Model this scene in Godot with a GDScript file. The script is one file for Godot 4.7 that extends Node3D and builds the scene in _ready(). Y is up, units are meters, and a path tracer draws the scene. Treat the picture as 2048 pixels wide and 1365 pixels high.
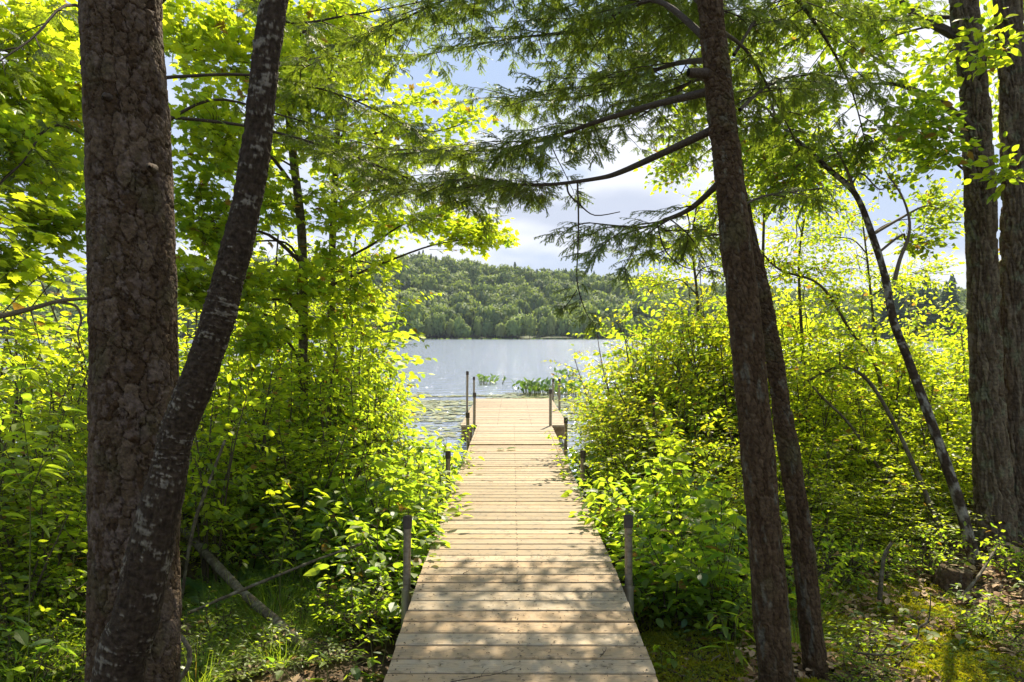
extends Node3D
# A plank walkway and dock running out of a lakeside wood; y is up, the walkway's top is y = 0, the lake lies towards -z.

const EYE := 1.475
const FOCAL := 1600.0
const WATER := -0.35
var rng := RandomNumberGenerator.new()
var noise_a := FastNoiseLite.new()
var noise_b := FastNoiseLite.new()
var used := {}
var M := {}
var LEAF := {}
var SUN := Vector3(0.200, 0.719, -0.665).normalized()

# ---------------------------------------------------------------- small helpers
func at(px: float, py: float, d: float) -> Vector3:      # a point d metres ahead, as seen along that line of sight from eye height
	return Vector3((px - 1024.0) / FOCAL * d, EYE - (py - 672.0) / FOCAL * d, -d)

func ground_y(x: float, z: float) -> float:
	var y := -0.44 + 0.07 * noise_a.get_noise_2d(x * 9.0, z * 9.0) + 0.10 * noise_a.get_noise_2d(x * 2.5 + 40.0, z * 2.5)
	if absf(x - 0.04) < 1.1:
		y -= 0.12 * (1.0 - smoothstep(0.6, 1.1, absf(x - 0.04)))
	var shore := 11.2 + 0.35 * maxf(0.0, absf(x) - 1.0) + 0.5 * noise_a.get_noise_2d(x * 6.0, 7.0)
	y -= 0.5 * smoothstep(shore - 1.5, shore + 2.5, -z)
	y += 0.10 * smoothstep(2.0, 6.0, x)
	return y

func on_ground(px: float, d: float) -> Vector3:
	var x := (px - 1024.0) / FOCAL * d
	return Vector3(x, ground_y(x, -d), -d)

func rnd(a: float, b: float) -> float:
	return rng.randf_range(a, b)

func rvec() -> Vector3:
	return Vector3(rng.randfn(), rng.randfn(), rng.randfn()) * 0.577

func lin(r: float, g: float, b: float) -> Color:
	return Color(r, g, b).linear_to_srgb()

func numbered(called: String) -> String:
	var n: int = used.get(called, 0)
	used[called] = n + 1
	return called if n == 0 else "%s_%03d" % [called, n]

func tag(o: Node, label: String, category: String, group := "") -> Node:
	o.set_meta("label", label)
	o.set_meta("category", category)
	if group != "":
		o.set_meta("group", group)
	return o

func thing(called: String, label: String, category: String, where := Vector3.ZERO, turn := 0.0, group := "") -> Node3D:
	var o := Node3D.new()
	o.name = numbered(called)
	add_child(o)
	o.position = where
	o.rotation.y = turn
	tag(o, label, category, group)
	return o

func part(called: String, mesh: Mesh, mat, parent: Node, stuff := false) -> MeshInstance3D:
	var o := MeshInstance3D.new()
	o.name = called
	o.mesh = mesh
	if mat != null:
		o.material_override = mat
	parent.add_child(o, true)
	if stuff:
		o.set_meta("kind", "stuff")
	return o

func structure(called: String, mesh: Mesh, mat) -> MeshInstance3D:
	var o := part(called, mesh, mat, self)
	o.set_meta("kind", "structure")
	return o

# ---------------------------------------------------------------- materials
func noise_tex(size: int, freq: float, seed_: int, ramp: Array, octaves := 5, normal := false, bump := 4.0, kind := FastNoiseLite.TYPE_SIMPLEX_SMOOTH) -> NoiseTexture2D:
	var n := FastNoiseLite.new()
	n.noise_type = kind
	n.seed = seed_
	n.frequency = freq
	n.fractal_octaves = octaves
	var t := NoiseTexture2D.new()
	t.width = size
	t.height = size
	t.seamless = true
	t.noise = n
	if normal:
		t.as_normal_map = true
		t.bump_strength = bump
	elif ramp.size() > 0:
		var g := Gradient.new()
		var offs := PackedFloat32Array()
		var cols := PackedColorArray()
		for i in ramp.size():
			offs.append(float(i) / (ramp.size() - 1))
			cols.append(ramp[i])
		g.offsets = offs
		g.colors = cols
		t.color_ramp = g
	return t

func leaf_mat(called: String, albedo: Color, through: Color, share: float, rough := 0.5) -> StandardMaterial3D:
	var m := StandardMaterial3D.new()
	m.resource_name = called
	m.albedo_color = albedo.linear_to_srgb()
	m.roughness = rough
	m.metallic_specular = 0.42
	m.backlight_enabled = true
	var k := share * 2.0 / maxf(through.r, maxf(through.g, through.b))
	m.backlight = Color(through.r * k, through.g * k, through.b * k).linear_to_srgb()
	m.cull_mode = BaseMaterial3D.CULL_DISABLED
	return m

func plain_mat(called: String, c: Color, rough := 0.85, spec := 0.4) -> StandardMaterial3D:
	var m := StandardMaterial3D.new()
	m.resource_name = called
	m.albedo_color = c.linear_to_srgb()
	m.roughness = rough
	m.metallic_specular = spec
	return m

func tex_mat(called: String, tex: Texture2D, scale: float, bump: Texture2D = null, cm := 0.3, vertex := false) -> StandardMaterial3D:
	var m := StandardMaterial3D.new()
	m.resource_name = called
	m.albedo_texture = tex
	m.uv1_triplanar = true
	m.uv1_scale = Vector3.ONE * scale
	m.roughness = 0.9
	m.metallic_specular = 0.3
	if bump:
		m.heightmap_enabled = true
		m.heightmap_texture = bump
		m.heightmap_scale = cm
	m.vertex_color_use_as_albedo = vertex
	return m

# five tones of one kind of leaf, from deep green to yellow
func leaf_set(called: String, base: Color, glow: Color, share: float, spread := 0.25) -> Array:
	var out := []
	for i in 5:
		var k := (i - 2) / 2.0
		var b := Color(base.r * (1 + k * spread * 1.6), base.g * (1 + k * spread), base.b * (1 - k * 0.2))
		var g := Color(glow.r * (1 + k * spread * 0.9), glow.g * (1 + k * spread * 0.4), glow.b)
		out.append(leaf_mat("%s_%d" % [called, i], b, g, minf(share * 1.2 * (1 + 0.25 * k), 0.5), 0.42 + 0.05 * i))
	out.append(leaf_mat(called + "_browned", Color(0.16, 0.10, 0.03), Color(0.75, 0.45, 0.06), share * 0.6, 0.6))
	return out

func wood_texture() -> ImageTexture:
	var w := 1024
	var h := 512
	var n1 := FastNoiseLite.new()
	n1.seed = 5
	n1.noise_type = FastNoiseLite.TYPE_SIMPLEX_SMOOTH
	n1.frequency = 0.01
	n1.fractal_octaves = 3
	var n2 := FastNoiseLite.new()
	n2.seed = 9
	n2.frequency = 0.02
	n2.fractal_octaves = 2
	var bytes := PackedByteArray()
	bytes.resize(w * h * 3)
	var knots := []
	var r := RandomNumberGenerator.new()
	r.seed = 21
	for i in 24:
		knots.append(Vector3(r.randf() * w, r.randf() * h, r.randf_range(3.0, 7.0)))
	var rows := []
	for y in h:
		rows.append([])
	for k in knots:
		for y in range(maxi(0, int(k.y - 40)), mini(h, int(k.y + 40))):
			rows[y].append(k)
	for y in h:
		var near: Array = rows[y]
		for x in w:
			var yy := float(y)
			var dark := 0.0
			for k in near:
				var dx: float = (x - k.x) * 0.45
				var dy: float = yy - k.y
				var q: float = dx * dx + dy * dy
				var rr: float = k.z
				if q < 1500.0:
					yy += dy * 1.6 * exp(-q / (rr * rr * 7.0)) * -1.0
					dark = maxf(dark, exp(-q / (rr * rr * 0.55)))
			var wob := n1.get_noise_2d(x * 0.44, yy * 2.2) * 8.0
			var ring := absf(fposmod((yy + wob) * 0.11, 1.0) - 0.35)
			var late := smoothstep(0.30, 0.02, ring) * (0.35 + 0.45 * n1.get_noise_2d(x * 0.6 + 700.0, yy * 1.0))
			var fine := n2.get_noise_2d(x * 0.7, yy * 30.0)
			var wide := n1.get_noise_2d(x * 0.24 + 90.0, yy * 0.7 + 300.0)
			var grey := clampf(0.25 + 0.9 * n1.get_noise_2d(x * 1.0 + 3000.0, yy * 1.6), 0.0, 1.0) * 0.75
			var stain := smoothstep(0.18, 0.5, n1.get_noise_2d(x * 1.4 + 5000.0, yy * 2.6 + 900.0)) * 0.30
			var speck := smoothstep(0.52, 0.62, n2.get_noise_2d(x * 14.0 + 77.0, yy * 22.0 + 500.0)) * 0.5
			var v := 1.0 - 0.30 * late + 0.10 * fine + 0.16 * wide
			v *= (1.0 - 0.62 * dark) * (1.0 - stain) * (1.0 - speck)
			var c := Color(0.405, 0.315, 0.213).lerp(Color(0.31, 0.282, 0.232), grey)
			c = c.lerp(Color(0.30, 0.19, 0.09), clampf(late, 0.0, 1.0) * 0.35)
			var s := Color(c.r * v, c.g * v, c.b * v).linear_to_srgb()
			var o := (y * w + x) * 3
			bytes[o] = clampi(int(s.r * 255), 0, 255)
			bytes[o + 1] = clampi(int(s.g * 255), 0, 255)
			bytes[o + 2] = clampi(int(s.b * 255), 0, 255)
	return ImageTexture.create_from_image(Image.create_from_data(w, h, false, Image.FORMAT_RGB8, bytes))

func make_materials() -> void:
	M.maple = leaf_set("maple_leaf", Color(0.086, 0.122, 0.020), Color(0.62, 0.79, 0.028), 0.33, 0.32)
	M.shrub = leaf_set("shrub_leaf", Color(0.084, 0.122, 0.024), Color(0.57, 0.79, 0.034), 0.32, 0.36)
	M.button = leaf_set("broad_leaf", Color(0.074, 0.122, 0.028), Color(0.55, 0.78, 0.042), 0.31, 0.36)
	M.yellow = leaf_set("yellowing_leaf", Color(0.100, 0.116, 0.022), Color(0.68, 0.74, 0.028), 0.28, 0.42)
	M.bright = leaf_set("bright_leaf", Color(0.094, 0.128, 0.022), Color(0.64, 0.80, 0.030), 0.36, 0.36)
	M.birch = leaf_set("birch_leaf", Color(0.078, 0.115, 0.024), Color(0.59, 0.76, 0.032), 0.28, 0.34)
	M.grass = leaf_set("grass_blade", Color(0.075, 0.125, 0.022), Color(0.62, 0.84, 0.05), 0.28)
	M.moss = leaf_set("moss", Color(0.15, 0.165, 0.012), Color(0.80, 0.80, 0.02), 0.22, 0.35)
	M.water_leaf = leaf_set("water_leaf", Color(0.050, 0.085, 0.022), Color(0.42, 0.72, 0.06), 0.10)
	M.needle = [leaf_mat("hemlock_needle", Color(0.046, 0.078, 0.022), Color(0.50, 0.66, 0.045), 0.21, 0.5), leaf_mat("hemlock_needle_new", Color(0.06, 0.105, 0.025), Color(0.5, 0.7, 0.05), 0.25, 0.5)]
	M.dead = [plain_mat("dead_leaf", Color(0.20, 0.115, 0.06)), plain_mat("dead_leaf_pale", Color(0.36, 0.25, 0.16)), plain_mat("dead_leaf_dark", Color(0.09, 0.055, 0.035))]
	M.pad = [plain_mat("lily_pad", Color(0.22, 0.26, 0.11), 0.25), plain_mat("lily_pad_yellow", Color(0.34, 0.33, 0.14), 0.25), plain_mat("lily_pad_dull", Color(0.17, 0.20, 0.11), 0.25)]  # pad greens, lightened in the base colour for the sky they reflect
	var grain := noise_tex(512, 0.02, 3, [Color(0.55, 0.55, 0.55), Color(0.8, 0.8, 0.8), Color(1, 1, 1), Color(0.85, 0.85, 0.85)], 5)
	var grain_bump := noise_tex(512, 0.03, 4, [], 5)
	M.bark = tex_mat("bark", grain, 3.0, grain_bump, 0.5, true)
	M.limb = tex_mat("limb_bark", noise_tex(256, 0.03, 8, [lin(0.03, 0.022, 0.017), lin(0.075, 0.058, 0.045), lin(0.12, 0.10, 0.085)], 4), 9.0, grain_bump, 0.3)
	M.limb.resource_name = "limb_bark"
	M.pale_limb = tex_mat("pale_limb_bark", noise_tex(256, 0.03, 18, [lin(0.07, 0.055, 0.04), lin(0.16, 0.13, 0.10), lin(0.26, 0.225, 0.18)], 4), 9.0, grain_bump, 0.3)
	M.stem = plain_mat("shrub_stem", Color(0.075, 0.058, 0.04))
	M.green_stem = plain_mat("green_stem", Color(0.12, 0.13, 0.04))
	var wt := wood_texture()
	M.wood = StandardMaterial3D.new()
	M.wood.resource_name = "deck_board"
	M.wood.albedo_texture = wt
	M.wood.roughness = 0.72
	M.wood.metallic_specular = 0.35
	M.wood.heightmap_enabled = true
	M.wood.heightmap_texture = wt
	M.wood.heightmap_scale = 0.12
	M.boards = [M.wood]
	for c in [Color(0.93, 0.92, 0.91), Color(0.97, 0.93, 0.88), Color(0.88, 0.87, 0.85)]:
		var w2: StandardMaterial3D = M.wood.duplicate()
		w2.albedo_color = c
		M.boards.append(w2)
	M.beam = tex_mat("weathered_beam", noise_tex(256, 0.02, 31, [lin(0.14, 0.09, 0.05), lin(0.24, 0.17, 0.10), lin(0.32, 0.24, 0.15)], 4), 2.0, grain_bump, 0.2)
	M.pipe = tex_mat("galvanised_pipe", noise_tex(256, 0.025, 33, [lin(0.13, 0.10, 0.065), lin(0.24, 0.20, 0.15), lin(0.31, 0.275, 0.22), lin(0.22, 0.13, 0.07)], 5), 5.0, grain_bump, 0.05)
	M.pipe.roughness = 0.5
	M.pipe.metallic = 0.4
	M.pipe.metallic_specular = 0.5
	M.cap = tex_mat("rubber_cap", noise_tex(128, 0.03, 34, [lin(0.055, 0.045, 0.04), lin(0.10, 0.085, 0.075)], 4), 6.0)
	M.cap.roughness = 0.7
	M.sleeve = plain_mat("steel_sleeve", Color(0.42, 0.40, 0.33), 0.42, 0.5)
	M.sleeve.metallic = 0.8
	M.screw = plain_mat("deck_screw", Color(0.05, 0.035, 0.025), 0.5)
	M.debris = plain_mat("fallen_needle", Color(0.06, 0.04, 0.025))
	M.ground = tex_mat("forest_floor", noise_tex(1024, 0.012, 41, [lin(0.018, 0.013, 0.009), lin(0.05, 0.034, 0.022), lin(0.085, 0.06, 0.04), lin(0.065, 0.048, 0.032), lin(0.17, 0.125, 0.085)], 6), 0.7, noise_tex(512, 0.02, 42, [], 5), 4.0)
	M.ground.uv1_world_triplanar = true

# ---------------------------------------------------------------- leaf shapes: base at the origin, pointing along +z, facing +y, unit length
func outline_leaf(half: Array, ribs: Array, fold: float, droop: float) -> PackedVector3Array:
	var v := PackedVector3Array()
	for s in [-1.0, 1.0]:
		var e := []
		for p in half:
			e.append(Vector3(p.x * s, absf(p.x) * fold - droop * p.y * p.y, p.y))
		var r := []
		for q in ribs:
			r.append(Vector3(0, -droop * q * q, q))
		var i := 0
		var j := 0
		while i < e.size() - 1 or j < r.size() - 1:
			if j >= r.size() - 1 or (i < e.size() - 1 and e[i + 1].z <= r[j + 1].z + 0.02):
				v.append_array([r[j], e[i], e[i + 1]])
				i += 1
			else:
				v.append_array([r[j], e[i], r[j + 1]])
				j += 1
	return v

func fan_leaf(half: Array, centre: float, fold: float, droop: float) -> PackedVector3Array:
	var v := PackedVector3Array()
	var c := Vector3(0, 0.01, centre)
	for s in [-1.0, 1.0]:
		for i in half.size() - 1:
			var a: Vector2 = half[i]
			var b: Vector2 = half[i + 1]
			v.append_array([c, Vector3(a.x * s, fold * absf(a.x) - droop * (a.x * a.x * 1.4 + maxf(a.y - centre, 0.0) ** 2), a.y), Vector3(b.x * s, fold * absf(b.x) - droop * (b.x * b.x * 1.4 + maxf(b.y - centre, 0.0) ** 2), b.y)])
	return v

func make_leaves() -> void:
	var ov := [Vector2(0, 0), Vector2(0.17, 0.14), Vector2(0.27, 0.36), Vector2(0.24, 0.60), Vector2(0.12, 0.84), Vector2(0, 1)]
	var wide := [Vector2(0, 0), Vector2(0.24, 0.10), Vector2(0.36, 0.34), Vector2(0.31, 0.62), Vector2(0.14, 0.86), Vector2(0, 1)]
	var slim := [Vector2(0, 0), Vector2(0.10, 0.18), Vector2(0.15, 0.42), Vector2(0.11, 0.72), Vector2(0, 1)]
	var ribs := [0.0, 0.3, 0.62, 1.0]
	LEAF.ovate = [outline_leaf(ov, ribs, 0.18, 0.12), outline_leaf(ov, ribs, 0.32, 0.28), outline_leaf(ov, ribs, 0.10, 0.38)]
	LEAF.wide = [outline_leaf(wide, ribs, 0.15, 0.10), outline_leaf(wide, ribs, 0.28, 0.30)]
	LEAF.slim = [outline_leaf(slim, ribs, 0.25, 0.2), outline_leaf(slim, ribs, 0.15, 0.5)]
	var sm := [Vector2(0, 0), Vector2(0.27, 0.36), Vector2(0.16, 0.76), Vector2(0, 1)]
	LEAF.small = [outline_leaf(sm, [0.0, 0.5, 1.0], 0.2, 0.15), outline_leaf(sm, [0.0, 0.5, 1.0], 0.35, 0.3)]
	var birch := [Vector2(0, 0), Vector2(0.33, 0.20), Vector2(0.30, 0.42), Vector2(0.10, 0.80), Vector2(0, 1)]
	LEAF.birch = [outline_leaf(birch, [0.0, 0.4, 1.0], 0.18, 0.12), outline_leaf(birch, [0.0, 0.4, 1.0], 0.3, 0.25)]
	var mp := [Vector2(0, 0), Vector2(0.15, -0.06), Vector2(0.38, 0.02), Vector2(0.29, 0.16), Vector2(0.40, 0.24), Vector2(0.60, 0.44), Vector2(0.43, 0.44), Vector2(0.40, 0.54), Vector2(0.20, 0.45), Vector2(0.28, 0.68), Vector2(0.15, 0.72), Vector2(0, 1)]
	LEAF.maple = [fan_leaf(mp, 0.34, 0.10, 0.22), fan_leaf(mp, 0.34, 0.22, 0.45), fan_leaf(mp, 0.34, -0.05, 0.3)]

func leaf_xf(where: Vector3, forward: Vector3, up: Vector3, size: float) -> Transform3D:
	var y := up.normalized()
	var z := forward - y * forward.dot(y)
	if z.length() < 0.01:
		z = y.cross(Vector3.RIGHT)
	z = z.normalized()
	var x := y.cross(z)
	return Transform3D(Basis(x * size, y * size, z * size), where)

# Leaves are gathered by tone and become one mesh with a surface for each tone.
class Leaves:
	var tones := []
	var mats := []
	func _init(m: Array) -> void:
		mats = m
		for i in m.size():
			tones.append(PackedVector3Array())
	func add(tone: int, xf: Transform3D, proto: PackedVector3Array) -> void:
		tones[tone].append_array(xf * proto)
	func mesh() -> ArrayMesh:
		var out := ArrayMesh.new()
		for i in mats.size():
			if tones[i].size() == 0:
				continue
			var a := []
			a.resize(Mesh.ARRAY_MAX)
			a[Mesh.ARRAY_VERTEX] = tones[i]
			out.add_surface_from_arrays(Mesh.PRIMITIVE_TRIANGLES, a)
			out.surface_set_material(out.get_surface_count() - 1, mats[i])
		return out

func tone(centre := 2.0) -> int:
	return 5 if rng.randf() < 0.022 else clampi(roundi(centre + rng.randfn() * 1.15), 0, 4)

# ---------------------------------------------------------------- tubes
class Tubes:
	var v := PackedVector3Array()
	var n := PackedVector3Array()
	var idx := PackedInt32Array()
	func add(pts: Array, rad: Array, sides: int) -> void:
		if pts.size() < 2:
			return
		var first := v.size()
		var t: Vector3 = (pts[1] - pts[0]).normalized()
		var nn := t.cross(Vector3.RIGHT if absf(t.x) < 0.8 else Vector3.UP).normalized()
		for i in pts.size():
			var t2: Vector3 = (pts[mini(i + 1, pts.size() - 1)] - pts[maxi(i - 1, 0)]).normalized()
			nn = (nn - t2 * nn.dot(t2)).normalized()
			var b := nn.cross(t2)
			for k in sides:
				var a := TAU * k / sides
				var dir := nn * cos(a) + b * sin(a)
				v.append(pts[i] + dir * rad[i])
				n.append(dir)
		for i in pts.size() - 1:
			for k in sides:
				var p := first + i * sides + k
				var q := first + i * sides + (k + 1) % sides
				idx.append_array([p, q, q + sides, p, q + sides, p + sides])
		var last := first + (pts.size() - 1) * sides
		for k in range(1, sides - 1):
			idx.append_array([last, last + k, last + k + 1])
	func mesh() -> ArrayMesh:
		var a := []
		a.resize(Mesh.ARRAY_MAX)
		a[Mesh.ARRAY_VERTEX] = v
		a[Mesh.ARRAY_NORMAL] = n
		a[Mesh.ARRAY_INDEX] = idx
		var out := ArrayMesh.new()
		if v.size():
			out.add_surface_from_arrays(Mesh.PRIMITIVE_TRIANGLES, a)
		return out

func smooth_path(pts: Array, per: int) -> Array:
	var out := []
	for i in pts.size() - 1:
		var p0: Vector3 = pts[maxi(i - 1, 0)]
		var p3: Vector3 = pts[mini(i + 2, pts.size() - 1)]
		for k in per:
			out.append(pts[i].cubic_interpolate(pts[i + 1], p0, p3, float(k) / per))
	out.append(pts[-1])
	return out

func taper(n: int, r0: float, r1: float, power := 1.0) -> Array:
	var out := []
	for i in n:
		out.append(lerpf(r0, r1, pow(float(i) / maxf(n - 1, 1), power)))
	return out

func along(pts: Array, t: float) -> Vector3:
	var f := clampf(t, 0.0, 0.9999) * (pts.size() - 1)
	var i := int(f)
	return pts[i].lerp(pts[i + 1], f - i)

func bend(from: Vector3, dir: Vector3, length: float, droop: float, n := 5, wobble := 0.12) -> Array:
	var out := [from]
	var d := dir.normalized()
	for i in n:
		d = (d + Vector3(0, -droop / n, 0) + rvec() * wobble).normalized()
		out.append(out[-1] + d * length / n)
	return out

# ---------------------------------------------------------------- trunks whose bark is real relief
func trunk_mesh(pts: Array, rad: Array, sides: int, step: float, style: String, seed_: int) -> ArrayMesh:
	var cell := FastNoiseLite.new()
	cell.noise_type = FastNoiseLite.TYPE_CELLULAR
	cell.seed = seed_
	cell.frequency = 1.0
	cell.cellular_return_type = FastNoiseLite.RETURN_DISTANCE2_SUB
	cell.fractal_type = FastNoiseLite.FRACTAL_NONE
	cell.cellular_jitter = 1.0
	var cellv := FastNoiseLite.new()
	cellv.noise_type = FastNoiseLite.TYPE_CELLULAR
	cellv.seed = seed_
	cellv.frequency = 1.0
	cellv.cellular_return_type = FastNoiseLite.RETURN_CELL_VALUE
	cellv.fractal_type = FastNoiseLite.FRACTAL_NONE
	cellv.cellular_jitter = 1.0
	var sm := FastNoiseLite.new()
	sm.seed = seed_ + 3
	sm.frequency = 1.0
	sm.fractal_octaves = 4
	var total := 0.0
	for i in pts.size() - 1:
		total += pts[i].distance_to(pts[i + 1])
	var rows := maxi(int(total / step), 4)
	var v := PackedVector3Array()
	var col := PackedColorArray()
	var idx := PackedInt32Array()
	var path := []
	for i in rows + 1:
		path.append(along(pts, float(i) / rows))
	var nn := Vector3.RIGHT
	for i in rows + 1:
		var t: Vector3 = (path[mini(i + 2, rows)] - path[maxi(i - 2, 0)]).normalized()
		nn = (nn - t * nn.dot(t)).normalized()
		var b := nn.cross(t)
		var f := float(i) / rows * (rad.size() - 1)
		var r0: float = lerpf(rad[mini(int(f), rad.size() - 1)], rad[mini(int(f) + 1, rad.size() - 1)], f - int(f))
		var len_ := total * i / rows
		for k in sides + 1:
			var a := TAU * (k % sides) / sides
			var dir := nn * cos(a) + b * sin(a)
			var q := dir * r0 + Vector3(0, len_, 0) * 1.0
			q.y = len_
			var disp := 0.0
			var c := Color(0.1, 0.08, 0.06)
			var big := sm.get_noise_3dv(q * 2.2)
			var fine := sm.get_noise_3dv(q * 28.0)
			match style:
				"plates":
					var w := q + Vector3(sm.get_noise_3dv(q * 20.0), sm.get_noise_3dv(q * 16.0 + Vector3(9, 0, 0)), sm.get_noise_3dv(q * 20.0 + Vector3(0, 5, 0))) * 0.024
					var p := Vector3(w.x * 17.0, w.y * 10.0, w.z * 17.0)
					var e := clampf(cell.get_noise_3dv(p) + 1.0, 0.0, 1.0)
					var e2 := clampf(cell.get_noise_3dv(p * Vector3(2.1, 3.2, 2.1) + Vector3(7, 7, 7)) + 1.0, 0.0, 1.0)
					var val := cellv.get_noise_3dv(p)
					var val2 := cellv.get_noise_3dv(p * Vector3(2.1, 3.2, 2.1) + Vector3(7, 7, 7))
					disp = 0.013 * smoothstep(0.015, 0.085, e) + 0.0035 * smoothstep(0.01, 0.09, e2) + 0.0035 * val + 0.0012 * val2 + 0.010 * big + 0.0014 * fine - 0.016
					var k1 := clampf(0.5 + 0.5 * val, 0.0, 1.0)
					c = Color(0.078, 0.048, 0.027).lerp(Color(0.160, 0.114, 0.078), k1)
					c = c.lerp(Color(0.205, 0.156, 0.135), smoothstep(0.15, 0.6, 0.8 * val2 + 0.9 * big) * 0.6)
					c = c.lerp(Color(0.10, 0.095, 0.045), smoothstep(0.15, 0.5, sm.get_noise_3dv(q * 4.0 + Vector3(30, 0, 0))) * 0.4)
				"scaly":
					var w2 := q + Vector3(sm.get_noise_3dv(q * 15.0), sm.get_noise_3dv(q * 13.0 + Vector3(9, 0, 0)), sm.get_noise_3dv(q * 15.0 + Vector3(0, 5, 0))) * 0.014
					var p2 := Vector3(w2.x * 36.0, w2.y * 15.0, w2.z * 36.0)
					var e3 := clampf(cell.get_noise_3dv(p2) + 1.0, 0.0, 1.0)
					var v3 := cellv.get_noise_3dv(p2)
					disp = 0.0075 * smoothstep(0.02, 0.16, e3) + 0.003 * v3 + 0.008 * big + 0.0015 * fine - 0.008
					c = Color(0.078, 0.047, 0.025).lerp(Color(0.135, 0.090, 0.054), clampf(0.5 + 0.5 * v3, 0, 1))
					c = c.lerp(Color(0.20, 0.19, 0.15), smoothstep(0.22, 0.5, sm.get_noise_3dv(q * Vector3(14, 7, 14) + Vector3(50, 0, 0))) * 0.7)
					c = c.lerp(Color(0.12, 0.12, 0.05), smoothstep(0.2, 0.5, big) * 0.4)
				"birch":
					var s1 := sm.get_noise_3dv(q * Vector3(11, 34, 11))
					var s2 := sm.get_noise_3dv(q * Vector3(5, 7, 5) + Vector3(80, 0, 0))
					var s3 := sm.get_noise_3dv(q * Vector3(60, 22, 60))
					disp = 0.004 * s3 + 0.010 * big + 0.003 * fine + 0.003 * s1
					c = Color(0.042, 0.029, 0.020).lerp(Color(0.078, 0.056, 0.040), clampf(0.5 + s3, 0, 1))
					var white := smoothstep(0.12, 0.34, s1 + 0.9 * s2 + 0.6 * s3 - 0.27)
					c = c.lerp(Color(0.28, 0.25, 0.21), white * 0.8)
					disp += 0.0015 * white
				"paper":
					var u1 := sm.get_noise_3dv(q * Vector3(14, 10, 14) + Vector3(11, 0, 0))
					c = Color(0.38, 0.36, 0.32).lerp(Color(0.085, 0.062, 0.044), smoothstep(-0.28, -0.04, u1 + 0.15 * fine))
					disp = 0.003 * big + 0.0015 * fine
				"furrow":
					var w4 := q + Vector3(sm.get_noise_3dv(q * Vector3(9, 3, 9)), 0, sm.get_noise_3dv(q * Vector3(9, 3, 9) + Vector3(0, 5, 0))) * 0.03
					var p4 := Vector3(w4.x * 30.0, w4.y * 3.6, w4.z * 30.0)
					var e4 := clampf(cell.get_noise_3dv(p4) + 1.0, 0.0, 1.0)
					var v4 := cellv.get_noise_3dv(p4)
					disp = 0.032 * smoothstep(0.0, 0.3, e4) + 0.006 * v4 - 0.030 + 0.012 * big + 0.003 * fine
					c = Color(0.14, 0.100, 0.064).lerp(Color(0.26, 0.205, 0.14), clampf(0.5 + 0.5 * v4, 0, 1))
					c = c.lerp(Color(0.26, 0.29, 0.18), smoothstep(0.12, 0.4, sm.get_noise_3dv(q * 7.0 + Vector3(30, 0, 0))) * 0.6)
				"smooth":
					disp = 0.004 * big + 0.0015 * fine
					c = Color(0.15, 0.125, 0.088).lerp(Color(0.26, 0.235, 0.18), smoothstep(-0.1, 0.4, sm.get_noise_3dv(q * Vector3(10, 14, 10))))
			c = c * (0.78 + 0.3 * fine)
			c.a = 1.0
			v.append(path[i] + dir * (r0 + disp))
			col.append(c)
	for i in rows:
		for k in sides:
			var p := i * (sides + 1) + k
			idx.append_array([p, p + 1, p + sides + 2, p, p + sides + 2, p + sides + 1])
	var arr := []
	arr.resize(Mesh.ARRAY_MAX)
	arr[Mesh.ARRAY_VERTEX] = v
	arr[Mesh.ARRAY_COLOR] = col
	arr[Mesh.ARRAY_INDEX] = idx
	var m := ArrayMesh.new()
	m.add_surface_from_arrays(Mesh.PRIMITIVE_TRIANGLES, arr)
	var st := SurfaceTool.new()
	st.create_from(m, 0)
	st.generate_normals()
	return st.commit()

# ---------------------------------------------------------------- hemlock
var SPRAY := []

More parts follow.
